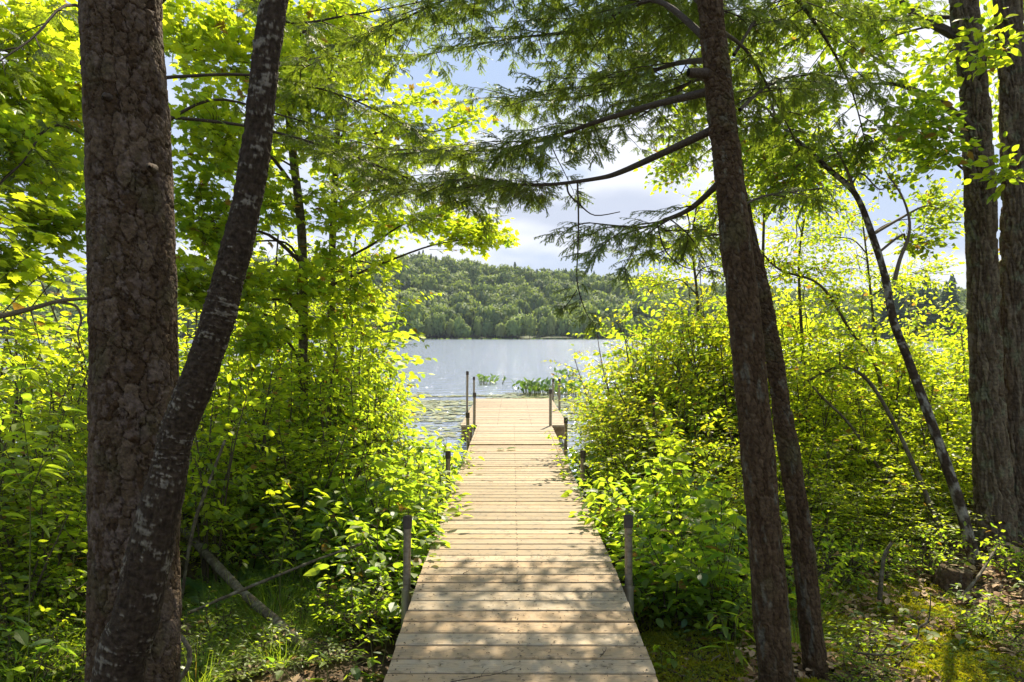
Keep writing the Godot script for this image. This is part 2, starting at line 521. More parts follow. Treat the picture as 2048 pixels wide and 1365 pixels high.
func make_sprays() -> void:
	for variant in 6:
		var needles := Leaves.new(M.needle)
		var wood := Tubes.new()
		var length := rnd(0.22, 0.34)
		var twigs := []
		var frames := []
		var main := bend(Vector3.ZERO, Vector3(rnd(-0.1, 0.1), 0.08, 1), length, 0.35, 8, 0.05)
		frames.append(main)
		frames.append(bend(along(main, 0.2), Vector3(rnd(-0.9, 0.9), rnd(-0.5, 0.1), 0.8), length * 0.8, 0.4, 8, 0.06))
		var n := int(length / 0.017)
		for f in frames:
			wood.add(f, taper(f.size(), 0.0024, 0.0007), 4)
			twigs.append([f, 0.3])
		for ii in range(1, n * frames.size()):
			var axis: Array = frames[ii % frames.size()]
			var i := ii / frames.size()
			if rng.randf() < 0.2:
				continue
			var t := clampf((i + rnd(-0.4, 0.4)) / n, 0.02, 0.98)
			var p := along(axis, t)
			var fwd := (along(axis, t + 0.05) - along(axis, t - 0.05)).normalized()
			var side := 1.0 if i % 2 == 0 else -1.0
			var l := (0.03 + 0.10 * pow(1.0 - t, 0.7)) * rnd(0.35, 1.3)
			var tw := bend(p, fwd * rnd(0.5, 1.0) + Vector3(side, 0, 0) * rnd(0.5, 0.9) + Vector3(0, rnd(-0.35, 0.15), 0), l, 0.5, 4, 0.12)
			twigs.append([tw, 0.0])
			wood.add(tw, taper(tw.size(), 0.0012, 0.0004), 3)
			if l > 0.06:
				for j in int(l / 0.032):
					var u := (j + 0.7) * 0.032 / l
					var s2 := 1.0 if j % 2 == 0 else -1.0
					var d2 := (along(tw, u + 0.1) - along(tw, u)).normalized()
					var tw2 := bend(along(tw, u), d2 * 0.8 + Vector3(d2.z, 0, -d2.x) * 0.75 * s2, rnd(0.02, 0.045) * (1.2 - u), 0.2, 2, 0.06)
					twigs.append([tw2, 0.0])
		for w in twigs:
			var path: Array = w[0]
			var ln := 0.0
			for k in path.size() - 1:
				ln += path[k].distance_to(path[k + 1])
			var count := int(ln / 0.0026)
			for k in count:
				var t := float(k) / count
				if t < w[1]:
					continue
				var p := along(path, t)
				var fwd := (along(path, minf(t + 0.2, 1.0)) - along(path, maxf(t - 0.2, 0.0))).normalized()
				var side := fwd.cross(Vector3.UP).normalized() * (1.0 if k % 2 == 0 else -1.0)
				var dir := (side + fwd * rnd(0.35, 0.8) + Vector3(0, rnd(-0.25, 0.35), 0)).normalized()
				var l := rnd(0.010, 0.016) * (1.0 - 0.3 * t)
				var wv := fwd * 0.0028
				needles.tones[1 if t > 0.75 else 0].append_array([p - wv, p + dir * l, p + wv])
		var m := needles.mesh()
		m.add_surface_from_arrays(Mesh.PRIMITIVE_TRIANGLES, wood.mesh().surface_get_arrays(0))
		m.surface_set_material(m.get_surface_count() - 1, M.limb)
		SPRAY.append(m)

func add_spray(parent: Node3D, p: Vector3, dir: Vector3, size: float) -> void:
	var o := MeshInstance3D.new()
	o.name = "spray"
	o.mesh = SPRAY[rng.randi() % SPRAY.size()]
	o.transform = leaf_xf(p, dir, Vector3.UP + rvec() * 0.55, size)
	if rng.randf() < 0.5:
		o.transform.basis.x *= -1.0
	parent.add_child(o, true)

func hemlock_limb(tree: Node3D, world: Array, r0: float, from: float, reach: float, step := 0.14, hang := 0.35) -> void:
	var pts := []
	for p in world:
		pts.append(p - tree.position)
	pts = smooth_path(pts, 5)
	var tb := Tubes.new()
	tb.add(pts, taper(pts.size(), r0, 0.004, 0.8), 8)
	var limb := part("limb", tb.mesh(), M.limb, tree)
	var twigs := Tubes.new()
	var total := 0.0
	for i in pts.size() - 1:
		total += pts[i].distance_to(pts[i + 1])
	var n := int(total / step)
	for i in range(int(n * from), n + 1):
		var t := float(i) / n
		var p := along(pts, t)
		var tan := (along(pts, t + 0.03) - along(pts, t - 0.03)).normalized()
		var side := tan.cross(Vector3.UP).normalized() * (1.0 if i % 2 == 0 else -1.0)
		var fade := (1.0 - 0.65 * t) * minf(1.0, 0.4 + (t - from) * 3.0)
		var l := reach * fade * rnd(0.55, 1.2)
		var sec := bend(p, side * rnd(0.6, 1.0) + tan * rnd(0.4, 0.9) + Vector3(0, rnd(-0.25, 0.2), 0), l, hang, 6, 0.12)
		twigs.add(sec, taper(sec.size(), 0.0055, 0.0015), 4)
		var m := int(l / 0.085)
		for j in range(1, m + 1):
			var u := float(j) / (m + 1)
			var d: Vector3 = (along(sec, u + 0.08) - along(sec, u - 0.08)).normalized()
			var s2 := d.cross(Vector3.UP).normalized() * (1.0 if j % 2 == 0 else -1.0)
			add_spray(limb, along(sec, u), d * 0.55 + s2 * rnd(0.5, 1.0) + Vector3(0, rnd(-0.45, 0.05), 0), rnd(0.6, 1.0) * (1.1 - 0.4 * u))
		add_spray(limb, sec[-1] - (sec[-1] - sec[-2]) * 0.6, sec[-1] - sec[-2], rnd(0.6, 0.95))
	add_spray(limb, pts[-2], pts[-1] - pts[-2], 1.0)
	if twigs.v.size():
		part("twigs", twigs.mesh(), M.limb, limb, true)

# ---------------------------------------------------------------- broadleaf trees
func leaf_twig(L: Leaves, T: Tubes, from: Vector3, to: Vector3, kind: String, size: float, gap: float, centre := 2.0, r := 0.003) -> void:
	var dir := to - from
	var path := bend(from, dir, dir.length(), 0.15, 4, 0.1)
	T.add(path, taper(path.size(), r, 0.0009), 3)
	var n := maxi(int(dir.length() / gap), 2)
	var protos: Array = LEAF[kind]
	for i in n + 1:
		var t := 0.18 + 0.82 * float(i) / n
		var p := along(path, t)
		var d := (along(path, minf(t + 0.2, 1.0)) - along(path, maxf(t - 0.2, 0.0))).normalized()
		var side := d.cross(Vector3.UP)
		side = (side if side.length() > 0.1 else Vector3.RIGHT).normalized() * (1.0 if i % 2 == 0 else -1.0)
		var f := d * 0.5 + side * rnd(0.4, 1.0) + Vector3(0, rnd(-0.7, 0.05), 0)
		if i == n:
			f = d + Vector3(0, -0.2, 0)
		var s := size * rnd(0.6, 1.15)
		var stalk := f.normalized() * s * 0.25
		L.add(tone(centre), leaf_xf(p + stalk, f, SUN * 0.5 + Vector3.UP * 0.4 + rvec() * 0.6, s), protos[rng.randi() % protos.size()])

# clusters: [centre, radii, twigs, tone]; each is tied to the trunk by its own limb
func broadleaf(tree: Node3D, trunk: Array, clusters: Array, mats: Array, kind: String, size: float, gap: float, limb_mat, limb_r := 0.02) -> void:
	var base := tree.position
	var L := Leaves.new(mats)
	var T := Tubes.new()
	for c in clusters:
		var mid: Vector3 = c[0] - base
		var rad: Vector3 = c[1]
		var best: Vector3 = trunk[0]
		for i in 40:
			var p := along(trunk, 0.12 + 0.87 * i / 39.0)
			if p.distance_to(c[0]) + 0.55 * absf(p.y - c[0].y + 0.35 * Vector2(p.x - c[0].x, p.z - c[0].z).length()) < best.distance_to(c[0]) + 0.55 * absf(best.y - c[0].y + 0.35 * Vector2(best.x - c[0].x, best.z - c[0].z).length()):
				best = p
		var start := best - base
		var path := smooth_path([start, start.lerp(mid, 0.35) + rvec() * 0.08 + Vector3(0, 0.08, 0), start.lerp(mid, 0.7) + rvec() * 0.08, mid + Vector3(0, -0.3 * rad.y, 0)], 4)
		var lt := Tubes.new()
		var r := minf(limb_r, 0.006 + 0.012 * start.distance_to(mid))
		lt.add(path, taper(path.size(), r, 0.004), 6)
		part("limb", lt.mesh(), limb_mat, tree)
		for i in c[2]:
			var o := Vector3.ZERO
			while true:
				o = Vector3(rnd(-1, 1), rnd(-1, 1), rnd(-1, 1))
				if o.length() < 1.0:
					break
			o = o * rad
			var end := mid + o
			var root := along(path, rnd(0.55, 1.0)).lerp(end, rnd(0.15, 0.5)) + rvec() * 0.03
			var l := root.distance_to(end)
			if l > 0.55:
				T.add([along(path, 0.9), root.lerp(along(path, 0.9), 0.5) + rvec() * 0.04, root], [0.004, 0.003, 0.0022], 3)
				root = end + (root - end).normalized() * rnd(0.3, 0.5)
				T.add([along(path, 0.95), root], [0.0035, 0.002], 3)
			leaf_twig(L, T, root, end + rvec() * 0.02, kind, size, gap, c[3])
	part("twigs", T.mesh(), limb_mat, tree, true)
	part("foliage", L.mesh(), null, tree, true)

# ---------------------------------------------------------------- shrubs: built once about their own base, then duplicated
func make_shrub(called: String, mats: Array, kind: String, h: float, w: float, stems: int, twigs: int, leaf: float, gap: float, centre := 2.0) -> Node3D:
	var o := Node3D.new()
	o.name = called
	var L := Leaves.new(mats)
	var T := Tubes.new()
	for s in stems:
		var a := TAU * (s + rnd(-0.3, 0.3)) / stems
		var lean := Vector3(cos(a), 0, sin(a)) * w * rnd(0.35, 1.0)
		var top := Vector3(lean.x, h * rnd(0.45, 1.0) * (1.0 - 0.25 * lean.length() / w), lean.z)
		var path := smooth_path([Vector3(cos(a), 0, sin(a)) * 0.05 + Vector3(0, -0.06, 0), top * Vector3(0.3, 0.36, 0.3) + rvec() * 0.05, top * Vector3(0.66, 0.7, 0.66) + rvec() * 0.07, top], 4)
		var tb := Tubes.new()
		tb.add(path, taper(path.size(), 0.006 + 0.0042 * h, 0.0025), 5)
		part("stem", tb.mesh(), M.stem, o)
		for i in twigs:
			var t := rnd(0.22, 1.0)
			var p := along(path, t)
			var b := rnd(0, TAU)
			var dir := Vector3(cos(b), rnd(-0.1, 0.75), sin(b)) + lean.normalized() * 0.35
			var l := (0.16 + 0.2 * h * (1.0 - 0.55 * t)) * rnd(0.5, 1.1)
			leaf_twig(L, T, p, p + dir.normalized() * l, kind, leaf, gap, centre + 0.7 * (t - 0.5))
		leaf_twig(L, T, along(path, 0.9), path[-1] + Vector3(0, 0.12, 0), kind, leaf, gap, centre + 0.4)
	part("twigs", T.mesh(), M.stem, o, true)
	part("foliage", L.mesh(), null, o, true)
	return o

func place(proto: Node3D, where: Vector3, size: float, wide: float, label: String, category: String, group: String, turn := 99.0) -> Node3D:
	var o: Node3D = proto.duplicate()
	o.name = numbered(String(proto.name).rstrip("0123456789"))
	add_child(o)
	o.position = where
	o.rotation.y = rnd(-0.7, 0.7) if turn > 50.0 else turn
	o.scale = Vector3(wide * (-1.0 if rng.randf() < 0.5 else 1.0), size, wide)
	if o.scale.x < 0:
		o.scale.x = absf(o.scale.x)
	tag(o, label, category, group)
	return o

# ---------------------------------------------------------------- plants whose leaves are single parts
var LEAF_MESH := {}

func leaf_mesh(kind: String, i: int) -> ArrayMesh:
	var key := "%s%d" % [kind, i]
	if not LEAF_MESH.has(key):
		var a := []
		a.resize(Mesh.ARRAY_MAX)
		a[Mesh.ARRAY_VERTEX] = LEAF[kind][i]
		var m := ArrayMesh.new()
		m.add_surface_from_arrays(Mesh.PRIMITIVE_TRIANGLES, a)
		LEAF_MESH[key] = m
	return LEAF_MESH[key]

func leaf_part(parent: Node3D, p: Vector3, f: Vector3, up: Vector3, size: float, kind: String, mat) -> void:
	var o := part("leaf", leaf_mesh(kind, rng.randi() % LEAF[kind].size()), mat, parent)
	o.transform = leaf_xf(p, f, up, size)

# stems: arrays of world points; leaves in opposite pairs along each
func leafy_plant(o: Node3D, stems: Array, kind: String, mats: Array, size: float, gap: float, from := 0.25, centre := 2.0, stem_r := 0.004, stem_mat = null, droop := 0.35, facing := 0.5) -> void:
	for s in stems:
		var pts := []
		for p in s:
			pts.append(p - o.position)
		pts = smooth_path(pts, 4)
		var tb := Tubes.new()
		tb.add(pts, taper(pts.size(), stem_r, stem_r * 0.3), 5)
		part("stem", tb.mesh(), stem_mat if stem_mat else M.green_stem, o)
		var total := 0.0
		for i in pts.size() - 1:
			total += pts[i].distance_to(pts[i + 1])
		var n := maxi(int(total * (1.0 - from) / gap), 1)
		for i in n + 1:
			var t := from + (1.0 - from) * float(i) / n
			var p := along(pts, t)
			var d := (along(pts, minf(t + 0.1, 1.0)) - along(pts, maxf(t - 0.1, 0.0))).normalized()
			var a := d.cross(Vector3(sin(i * 1.6), 0.2, cos(i * 1.6))).normalized()
			for k in [-1.0, 1.0]:
				var f: Vector3 = a * k + d * rnd(0.1, 0.6) + Vector3(0, -droop * rnd(0.3, 1.3), 0)
				var sz := size * rnd(0.65, 1.1) * (1.0 - 0.35 * t)
				leaf_part(o, p + f.normalized() * sz * 0.12, f, SUN * facing + Vector3.UP * 0.55 + rvec() * 0.4, sz, kind, mats[tone(centre)])
		leaf_part(o, pts[-1], pts[-1] - pts[-2] + Vector3(0, -0.1, 0), SUN * facing + Vector3.UP * 0.5 + rvec() * 0.3, size * 0.7, kind, mats[tone(centre + 0.6)])

func blade(pts: Array, w: float) -> PackedVector3Array:
	var out := PackedVector3Array()
	var d: Vector3 = pts[-1] - pts[0]
	var side := d.cross(Vector3.UP)
	side = (side if side.length() > 0.02 else Vector3(1, 0, 0)).normalized()
	side = side.rotated(Vector3.UP, rnd(-0.9, 0.9))
	for i in pts.size() - 1:
		var a := side * w * (1.0 - float(i) / (pts.size() - 1)) * 0.5
		var b := side * w * (1.0 - float(i + 1) / (pts.size() - 1)) * 0.5
		out.append_array([pts[i] - a, pts[i + 1] - b, pts[i] + a])
		if i < pts.size() - 2:
			out.append_array([pts[i] + a, pts[i + 1] - b, pts[i + 1] + b])
	return out

func make_tussock(called: String, blades: int, h: float, spread: float, droop: float, w := 0.006) -> Node3D:
	var o := Node3D.new()
	o.name = called
	var L := Leaves.new(M.grass)
	for i in blades:
		var a := rnd(0, TAU)
		var r := sqrt(rng.randf()) * spread * 0.4
		var p := Vector3(cos(a) * r, -0.03, sin(a) * r)
		var l := h * rnd(0.5, 1.15)
		L.tones[tone(1.8)].append_array(blade(bend(p, Vector3(cos(a) * rnd(0.1, 0.7), 1, sin(a) * rnd(0.1, 0.7)), l, droop * rnd(0.5, 1.5), 5, 0.05), w * rnd(0.6, 1.3)))
	part("blades", L.mesh(), null, o, true)
	return o

func make_fern(called: String, fronds: int, l: float) -> Node3D:
	var o := Node3D.new()
	o.name = called
	for i in fronds:
		var a := TAU * (i + rnd(-0.3, 0.3)) / fronds
		var path := bend(Vector3(0, -0.02, 0), Vector3(cos(a) * 0.7, 0.9, sin(a) * 0.7), l * rnd(0.7, 1.1), 1.3, 8, 0.05)
		var L := Leaves.new(M.button)
		var t0 := tone(2.2)
		for k in 22:
			var t := 0.18 + 0.82 * k / 22.0
			var p := along(path, t)
			var d := (along(path, minf(t + 0.05, 1.0)) - along(path, t - 0.05)).normalized()
			var s := d.cross(Vector3.UP).normalized()
			var ln := l * 0.26 * sin(PI * clampf(0.15 + 0.85 * (1.0 - t), 0.0, 1.0)) + 0.008
			for q in [-1.0, 1.0]:
				L.add(t0, leaf_xf(p, s * q + d * 0.35 + Vector3(0, -0.1, 0), s.cross(d) * (1.0 if s.cross(d).y > 0 else -1.0) + rvec() * 0.15, ln), LEAF.slim[0])
		part("frond", L.mesh(), null, o)
	return o

# ---------------------------------------------------------------- camera, sky, sun
func make_view() -> void:
	var cam := Camera3D.new()
	cam.name = "camera"
	add_child(cam)
	cam.position = Vector3(0, EYE, 0)
	cam.projection = Camera3D.PROJECTION_FRUSTUM
	cam.near = 0.05
	cam.far = 3000.0
	cam.size = 2.0 * cam.near * 682.5 / FOCAL
	cam.frustum_offset = Vector2(0, -cam.near * 10.5 / FOCAL)
	cam.current = true
	var e := Environment.new()
	e.background_mode = Environment.BG_SKY
	e.tonemap_mode = Environment.TONE_MAPPER_LINEAR
	e.tonemap_exposure = 2.2
	e.fog_enabled = true
	e.fog_density = 0.00012
	e.fog_light_color = Color(0.86, 0.91, 1.0)
	e.sdfgi_enabled = true
	e.ssao_enabled = true
	e.ssil_enabled = true
	var sky := Sky.new()
	var sm := PanoramaSkyMaterial.new()
	sm.panorama = sky_picture()
	sky.sky_material = sm
	e.sky = sky
	e.background_energy_multiplier = 1.0
	var w := WorldEnvironment.new()
	w.name = "world"
	w.environment = e
	add_child(w)
	var sun := DirectionalLight3D.new()
	sun.name = "sun"
	add_child(sun)
	sun.look_at_from_position(SUN * 10.0, Vector3.ZERO, Vector3.UP)
	sun.light_energy = 1.6
	sun.light_color = Color(1.0, 0.945, 0.83)
	sun.light_angular_distance = 0.53
	sun.shadow_enabled = true

func sky_picture() -> ImageTexture:
	var w := 2048
	var h := 1024
	var n := FastNoiseLite.new()
	n.seed = 14
	n.noise_type = FastNoiseLite.TYPE_SIMPLEX_SMOOTH
	n.frequency = 0.55
	n.fractal_octaves = 6
	n.fractal_gain = 0.52
	var n2 := FastNoiseLite.new()
	n2.seed = 77
	n2.frequency = 0.32
	n2.fractal_octaves = 4
	var data := PackedFloat32Array()
	data.resize(w * h * 3)
	data.fill(0.12)
	for y in h / 2 + 1:
		var up := PI * (0.5 - (y + 0.5) / h)
		var sy := maxf(sin(up), 0.0)
		var cy := cos(up)
		for x in w:
			var az := TAU * ((x + 0.5) / w - 0.5)
			var dx := sin(az) * cy
			var dz := -cos(az) * cy
			var k := 1.0 / (sy + 0.16)
			var px := dx * k
			var pz := dz * k
			var cl := n.get_noise_3d(px, pz, 0.0) + 0.35 * n2.get_noise_3d(px, pz, 5.0)
			var cover := smoothstep(-0.16, 0.18, cl)
			var thick := smoothstep(0.18, 0.55, n.get_noise_3d(px - 0.10, pz + 0.12, 3.0) + 0.25 * cl + 0.1)
			var haze := pow(1.0 - sy, 5.0)
			var blue := Color(0.235, 0.31, 0.455).lerp(Color(0.36, 0.39, 0.44), haze)
			var cloud := Color(0.54, 0.54, 0.555).lerp(Color(0.33, 0.35, 0.41), thick)
			var c := blue.lerp(cloud, cover * (0.85 - 0.35 * haze))
			var near := maxf(dx * SUN.x + sy * SUN.y + dz * SUN.z, 0.0)
			var glow := 1.0 + 0.35 * pow(near, 10.0)
			var o := (y * w + x) * 3
			data[o] = c.r * glow
			data[o + 1] = c.g * glow
			data[o + 2] = c.b * glow
	return ImageTexture.create_from_image(Image.create_from_data(w, h, false, Image.FORMAT_RGBF, data.to_byte_array()))

# ---------------------------------------------------------------- setting
func sheet(x0: float, x1: float, z0: float, z1: float, step: float, f: Callable) -> ArrayMesh:
	var nx := int((x1 - x0) / step)
	var nz := int((z1 - z0) / step)
	var v := PackedVector3Array()
	var idx := PackedInt32Array()
	for j in nz + 1:
		for i in nx + 1:
			var x := lerpf(x0, x1, float(i) / nx)
			var z := lerpf(z0, z1, float(j) / nz)
			v.append(Vector3(x, f.call(x, z), z))
	for j in nz:
		for i in nx:
			var p := j * (nx + 1) + i
			idx.append_array([p, p + 1, p + nx + 2, p, p + nx + 2, p + nx + 1])
	var a := []
	a.resize(Mesh.ARRAY_MAX)
	a[Mesh.ARRAY_VERTEX] = v
	a[Mesh.ARRAY_INDEX] = idx
	var m := ArrayMesh.new()
	m.add_surface_from_arrays(Mesh.PRIMITIVE_TRIANGLES, a)
	var st := SurfaceTool.new()
	st.create_from(m, 0)
	st.generate_normals()
	return st.commit()

func hill_y(x: float, z: float) -> float:
	var d := -z
	var ridge := 46.0 - 0.095 * maxf(0.0, x + 79.0) + 3.0 * noise_a.get_noise_2d(x * 0.3, 5.0)
	ridge = maxf(ridge, 20.0)
	var s := smoothstep(402.0, 640.0, d + 12.0 * noise_a.get_noise_2d(x * 0.2, 90.0))
	return WATER - 1.0 + (ridge + 1.0) * (0.55 * s + 0.45 * s * s) + 1.3 * smoothstep(395.0, 403.0, d) + 2.5 * s * noise_a.get_noise_2d(x * 0.5, z * 0.5)

func make_setting() -> void:
	structure("ground", sheet(-14.0, 14.0, -15.0, 4.0, 0.09, ground_y), M.ground)
	structure("ground_behind", sheet(-60.0, 60.0, 4.0, 60.0, 2.0, func(_x, _z): return -0.47), M.ground)
	for s in [-1.0, 1.0]:
		structure("ground_beside", sheet(minf(s * 14.0, s * 60.0), maxf(s * 14.0, s * 60.0), -15.0, 4.0, 1.0, ground_y), M.ground)
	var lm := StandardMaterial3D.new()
	lm.resource_name = "sky_tinted_water"
	lm.albedo_color = lin(0.62, 0.68, 0.79)  # pale silver-blue base, with the metallic below, paints in the mirrored sky
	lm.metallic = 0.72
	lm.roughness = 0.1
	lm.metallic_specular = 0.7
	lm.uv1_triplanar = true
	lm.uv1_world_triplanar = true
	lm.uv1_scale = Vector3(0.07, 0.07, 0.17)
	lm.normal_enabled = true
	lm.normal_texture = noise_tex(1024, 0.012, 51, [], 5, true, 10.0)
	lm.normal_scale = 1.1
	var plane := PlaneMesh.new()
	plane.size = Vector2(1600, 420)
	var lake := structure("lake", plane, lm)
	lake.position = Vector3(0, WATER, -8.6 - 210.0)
	structure("hill", sheet(-460.0, 620.0, -760.0, -392.0, 8.0, hill_y), plain_mat("hill_soil", Color(0.05, 0.07, 0.025)))

# ---------------------------------------------------------------- far shore trees
func broad_crown(seed_: int) -> ArrayMesh:
	var r := RandomNumberGenerator.new()
	r.seed = seed_
	var n := FastNoiseLite.new()
	n.seed = seed_
	n.frequency = 1.1
	var v := PackedVector3Array()
	var nn := PackedVector3Array()
	for i in 1000:
		var a := r.randf() * TAU
		var u := r.randf_range(-0.75, 1.0)
		var dir := Vector3(cos(a) * sqrt(1 - u * u), u, sin(a) * sqrt(1 - u * u))
		var rad := 1.0 + 0.55 * n.get_noise_3dv(dir * 2.2) - r.randf() * 0.25
		var p := Vector3(dir.x * 0.62, 0.62 + dir.y * 0.5, dir.z * 0.62) * Vector3(rad, 1.0, rad)
		p.y = 0.55 + dir.y * 0.46 * rad
		var q := (dir + Vector3(r.randfn(), r.randfn() + 0.5, r.randfn()) * 0.55).normalized()
		var x := q.cross(Vector3(r.randfn(), r.randfn(), r.randfn())).normalized()
		var y := q.cross(x)
		var s := r.randf_range(0.04, 0.10)
		var soft := (dir * 0.8 + q * 0.6).normalized()
		for k in 6:
			nn.append(soft)
		v.append_array([p - x * s, p + y * s * 0.9, p + x * s * 0.9, p - x * s, p + x * s * 0.9, p - y * s])
	var m := ArrayMesh.new()
	var arr := []
	arr.resize(Mesh.ARRAY_MAX)
	arr[Mesh.ARRAY_VERTEX] = v
	arr[Mesh.ARRAY_NORMAL] = nn
	m.add_surface_from_arrays(Mesh.PRIMITIVE_TRIANGLES, arr)
	return m

func conifer_crown(seed_: int) -> ArrayMesh:
	var r := RandomNumberGenerator.new()
	r.seed = seed_
	var v := PackedVector3Array()
	var layers := 17
	for i in layers:
		var t := float(i) / layers
		var y := 0.2 + 0.8 * t
		var rad := 0.19 * pow(1.0 - t, 0.75) * r.randf_range(0.65, 1.2) + 0.012
		var n := 9
		for k in n:
			if r.randf() < 0.15:
				continue
			var a := TAU * (k + r.randf()) / n
			var d := Vector3(cos(a), 0, sin(a))
			var s := Vector3(-d.z, 0, d.x) * rad * 0.42
			var l := rad * r.randf_range(0.6, 1.15)
			var tip := d * l + Vector3(0, y - 0.035 * r.randf_range(0.2, 1.6), 0)
			var mid := d * l * 0.55 + Vector3(0, y + 0.004, 0)
			v.append_array([Vector3(0, y + 0.03, 0), mid - s, mid + s, mid - s, tip, mid + s])
			v.append_array([mid - s * 0.7 + Vector3(0, 0.012, 0), tip + Vector3(0, -0.02, 0), mid + Vector3(0, -0.04, 0)])
	var m := ArrayMesh.new()
	var arr := []
	arr.resize(Mesh.ARRAY_MAX)
	arr[Mesh.ARRAY_VERTEX] = v
	m.add_surface_from_arrays(Mesh.PRIMITIVE_TRIANGLES, arr)
	return m

func make_far_shore() -> void:
	var broad := []
	var conif := []
	for i in 4:
		broad.append(broad_crown(100 + i))
	for i in 3:
		conif.append(conifer_crown(200 + i))
	var greens := [Color(0.07, 0.108, 0.032), Color(0.06, 0.098, 0.032), Color(0.088, 0.115, 0.032), Color(0.052, 0.084, 0.03), Color(0.095, 0.115, 0.04)]
	var wood := Node3D.new()
	wood.name = "hillside_forest"
	add_child(wood)
	wood.set_meta("kind", "stuff")
	tag(wood, "mixed green woodland covering the hill across the lake", "forest")
	var hill_mats := []
	for k in 4:
		hill_mats.append(leaf_mat("hill_foliage", [Color(0.092, 0.140, 0.034), Color(0.070, 0.116, 0.030), Color(0.112, 0.150, 0.034), Color(0.054, 0.092, 0.030)][k], Color(0.62, 0.82, 0.12), [0.15, 0.11, 0.17, 0.08][k], 0.8))
	var hill_pine := leaf_mat("hill_pine", Color(0.06, 0.095, 0.045), Color(0.5, 0.7, 0.25), 0.08, 0.7)
	var lists := [[], [], [], [], [], [], []]
	for i in 3300:
		var x := rnd(-300.0, 480.0)
		var d := rnd(416.0, 700.0)
		var pine := rng.randf() < 0.04 + 0.5 * smoothstep(0.1, 0.35, noise_a.get_noise_2d(x * 0.6, d * 0.6)) + 0.5 * smoothstep(590.0, 640.0, d) * smoothstep(-30.0, 40.0, x)
		var k := 4 + rng.randi() % 3 if pine else rng.randi() % 4
		var h := rnd(13.0, 19.0) if pine else rnd(10.0, 19.0)
		var w := h * rnd(0.9, 1.3) if pine else rnd(7.0, 15.0)
		var b := Basis(Vector3.UP, rnd(0, TAU)).scaled(Vector3(w, h, w))
		lists[k].append(Transform3D(b, Vector3(x, hill_y(x, -d) - 0.8, -d)))
	for k in 7:
		var mm := MultiMesh.new()
		mm.transform_format = MultiMesh.TRANSFORM_3D
		mm.mesh = broad[k] if k < 4 else conif[k - 4]
		mm.instance_count = lists[k].size()
		for i in lists[k].size():
			mm.set_instance_transform(i, lists[k][i])
		var o := MultiMeshInstance3D.new()
		o.name = "broadleaf_crowns" if k < 4 else "conifer_crowns"
		o.multimesh = mm
		o.material_override = hill_mats[k] if k < 4 else hill_pine
		o.set_meta("kind", "stuff")
		wood.add_child(o, true)
	var tube := Tubes.new()
	tube.add([Vector3.ZERO, Vector3(0, 0.5, 0), Vector3(0.01, 1, 0)], [0.02, 0.014, 0.002], 5)
	var tm := tube.mesh()
	var shore_mats := []
	for g in greens:
		shore_mats.append(leaf_mat("shore_foliage", g * 1.4, Color(0.62, 0.82, 0.14), 0.19, 0.7))
	var trunk_mat := plain_mat("far_trunk", Color(0.12, 0.10, 0.085))
	for i in 74:
		var x := -190.0 + 400.0 * (i + rnd(-0.4, 0.4)) / 74.0
		var d := rnd(405.0, 415.0)
		var h := rnd(7.0, 13.5)
		var o := thing("shore_tree", (("tall " if h > 10.5 else "low ") + ["mid-green", "deep green", "yellowish green", "dark green", "pale green"][i % 5] + (" spreading" if i % 3 == 0 else " rounded") + " tree at the far waterline"), "tree", Vector3(x, hill_y(x, -d) - 0.4, -d), rnd(0, TAU), "trees lining the far shore")
		var w := rnd(4.2, 7.5)
		var cr := part("crown", broad[i % 4], shore_mats[i % 5], o)
		cr.scale = Vector3(w, h, w)
		var tr := part("trunk", tm, trunk_mat, o)
		tr.scale = Vector3(w, h * 0.7, w)
	var pine_mat := leaf_mat("ridge_pine", Color(0.05, 0.08, 0.04), Color(0.5, 0.7, 0.25), 0.07, 0.7)
	for i in 46:
		var px: float = [838.0, 846.0, 862.0, 872.0, 925.0, 948.0, 962.0, 990.0, 1022.0, 1030.0, 1056.0, 1074.0, 1084.0, 1100.0, 1118.0, 1132.0, 1150.0, 1168.0, 1186.0, 1200.0][i] if i < 20 else 1180.0 + (i - 20) * 32.0 + rnd(-9, 9)
		var d := rnd(612.0, 650.0)
		var x: float = (px - 1024.0) / FOCAL * d
		var h := rnd(15.0, 22.0)
		if i < 4:
			h = rnd(21.0, 25.0)
		var o := thing("ridge_pine", "dark pine breaking the skyline of the hill across the lake", "tree", Vector3(x, hill_y(x, -d) - 0.4, -d), rnd(0, TAU), "pines along the ridge")
		var w := h * rnd(0.85, 1.4)
		var cr := part("crown", conif[i % 3], pine_mat, o)
		cr.scale = Vector3(w, h, w)
		var tr := part("trunk", tm, trunk_mat, o)
		tr.scale = Vector3(h * 0.8, h * 0.97, h * 0.8)
	# tall pines on the point of land at the right-hand end of the far shore
	for i in 9:
		var d := 300.0 + rnd(-8, 8)
		var x := (1770.0 + i * 17.0 + rnd(-4, 4) - 1024.0) / FOCAL * d
		var h := rnd(21.0, 27.0)
		var o := thing("shore_pine", "tall dark pine in a stand on the low point across the water", "tree", Vector3(x, WATER - 0.3, -d), rnd(0, TAU), "pines on the low point")
		var cr := part("crown", conif[i % 3], pine_mat, o)
		cr.scale = Vector3(h * 1.1, h, h * 1.1)
		var tr := part("trunk", tm, trunk_mat, o)
		tr.scale = Vector3(h * 0.8, h * 0.97, h * 0.8)
	structure("point_of_land", sheet(90.0, 330.0, -345.0, -288.0, 4.0, func(x, z): return WATER - 0.5 + 1.6 * smoothstep(0.0, 20.0, minf(x - 90.0, minf(-288.0 - z, z + 345.0)))), plain_mat("far_bank", Color(0.07, 0.09, 0.03)))
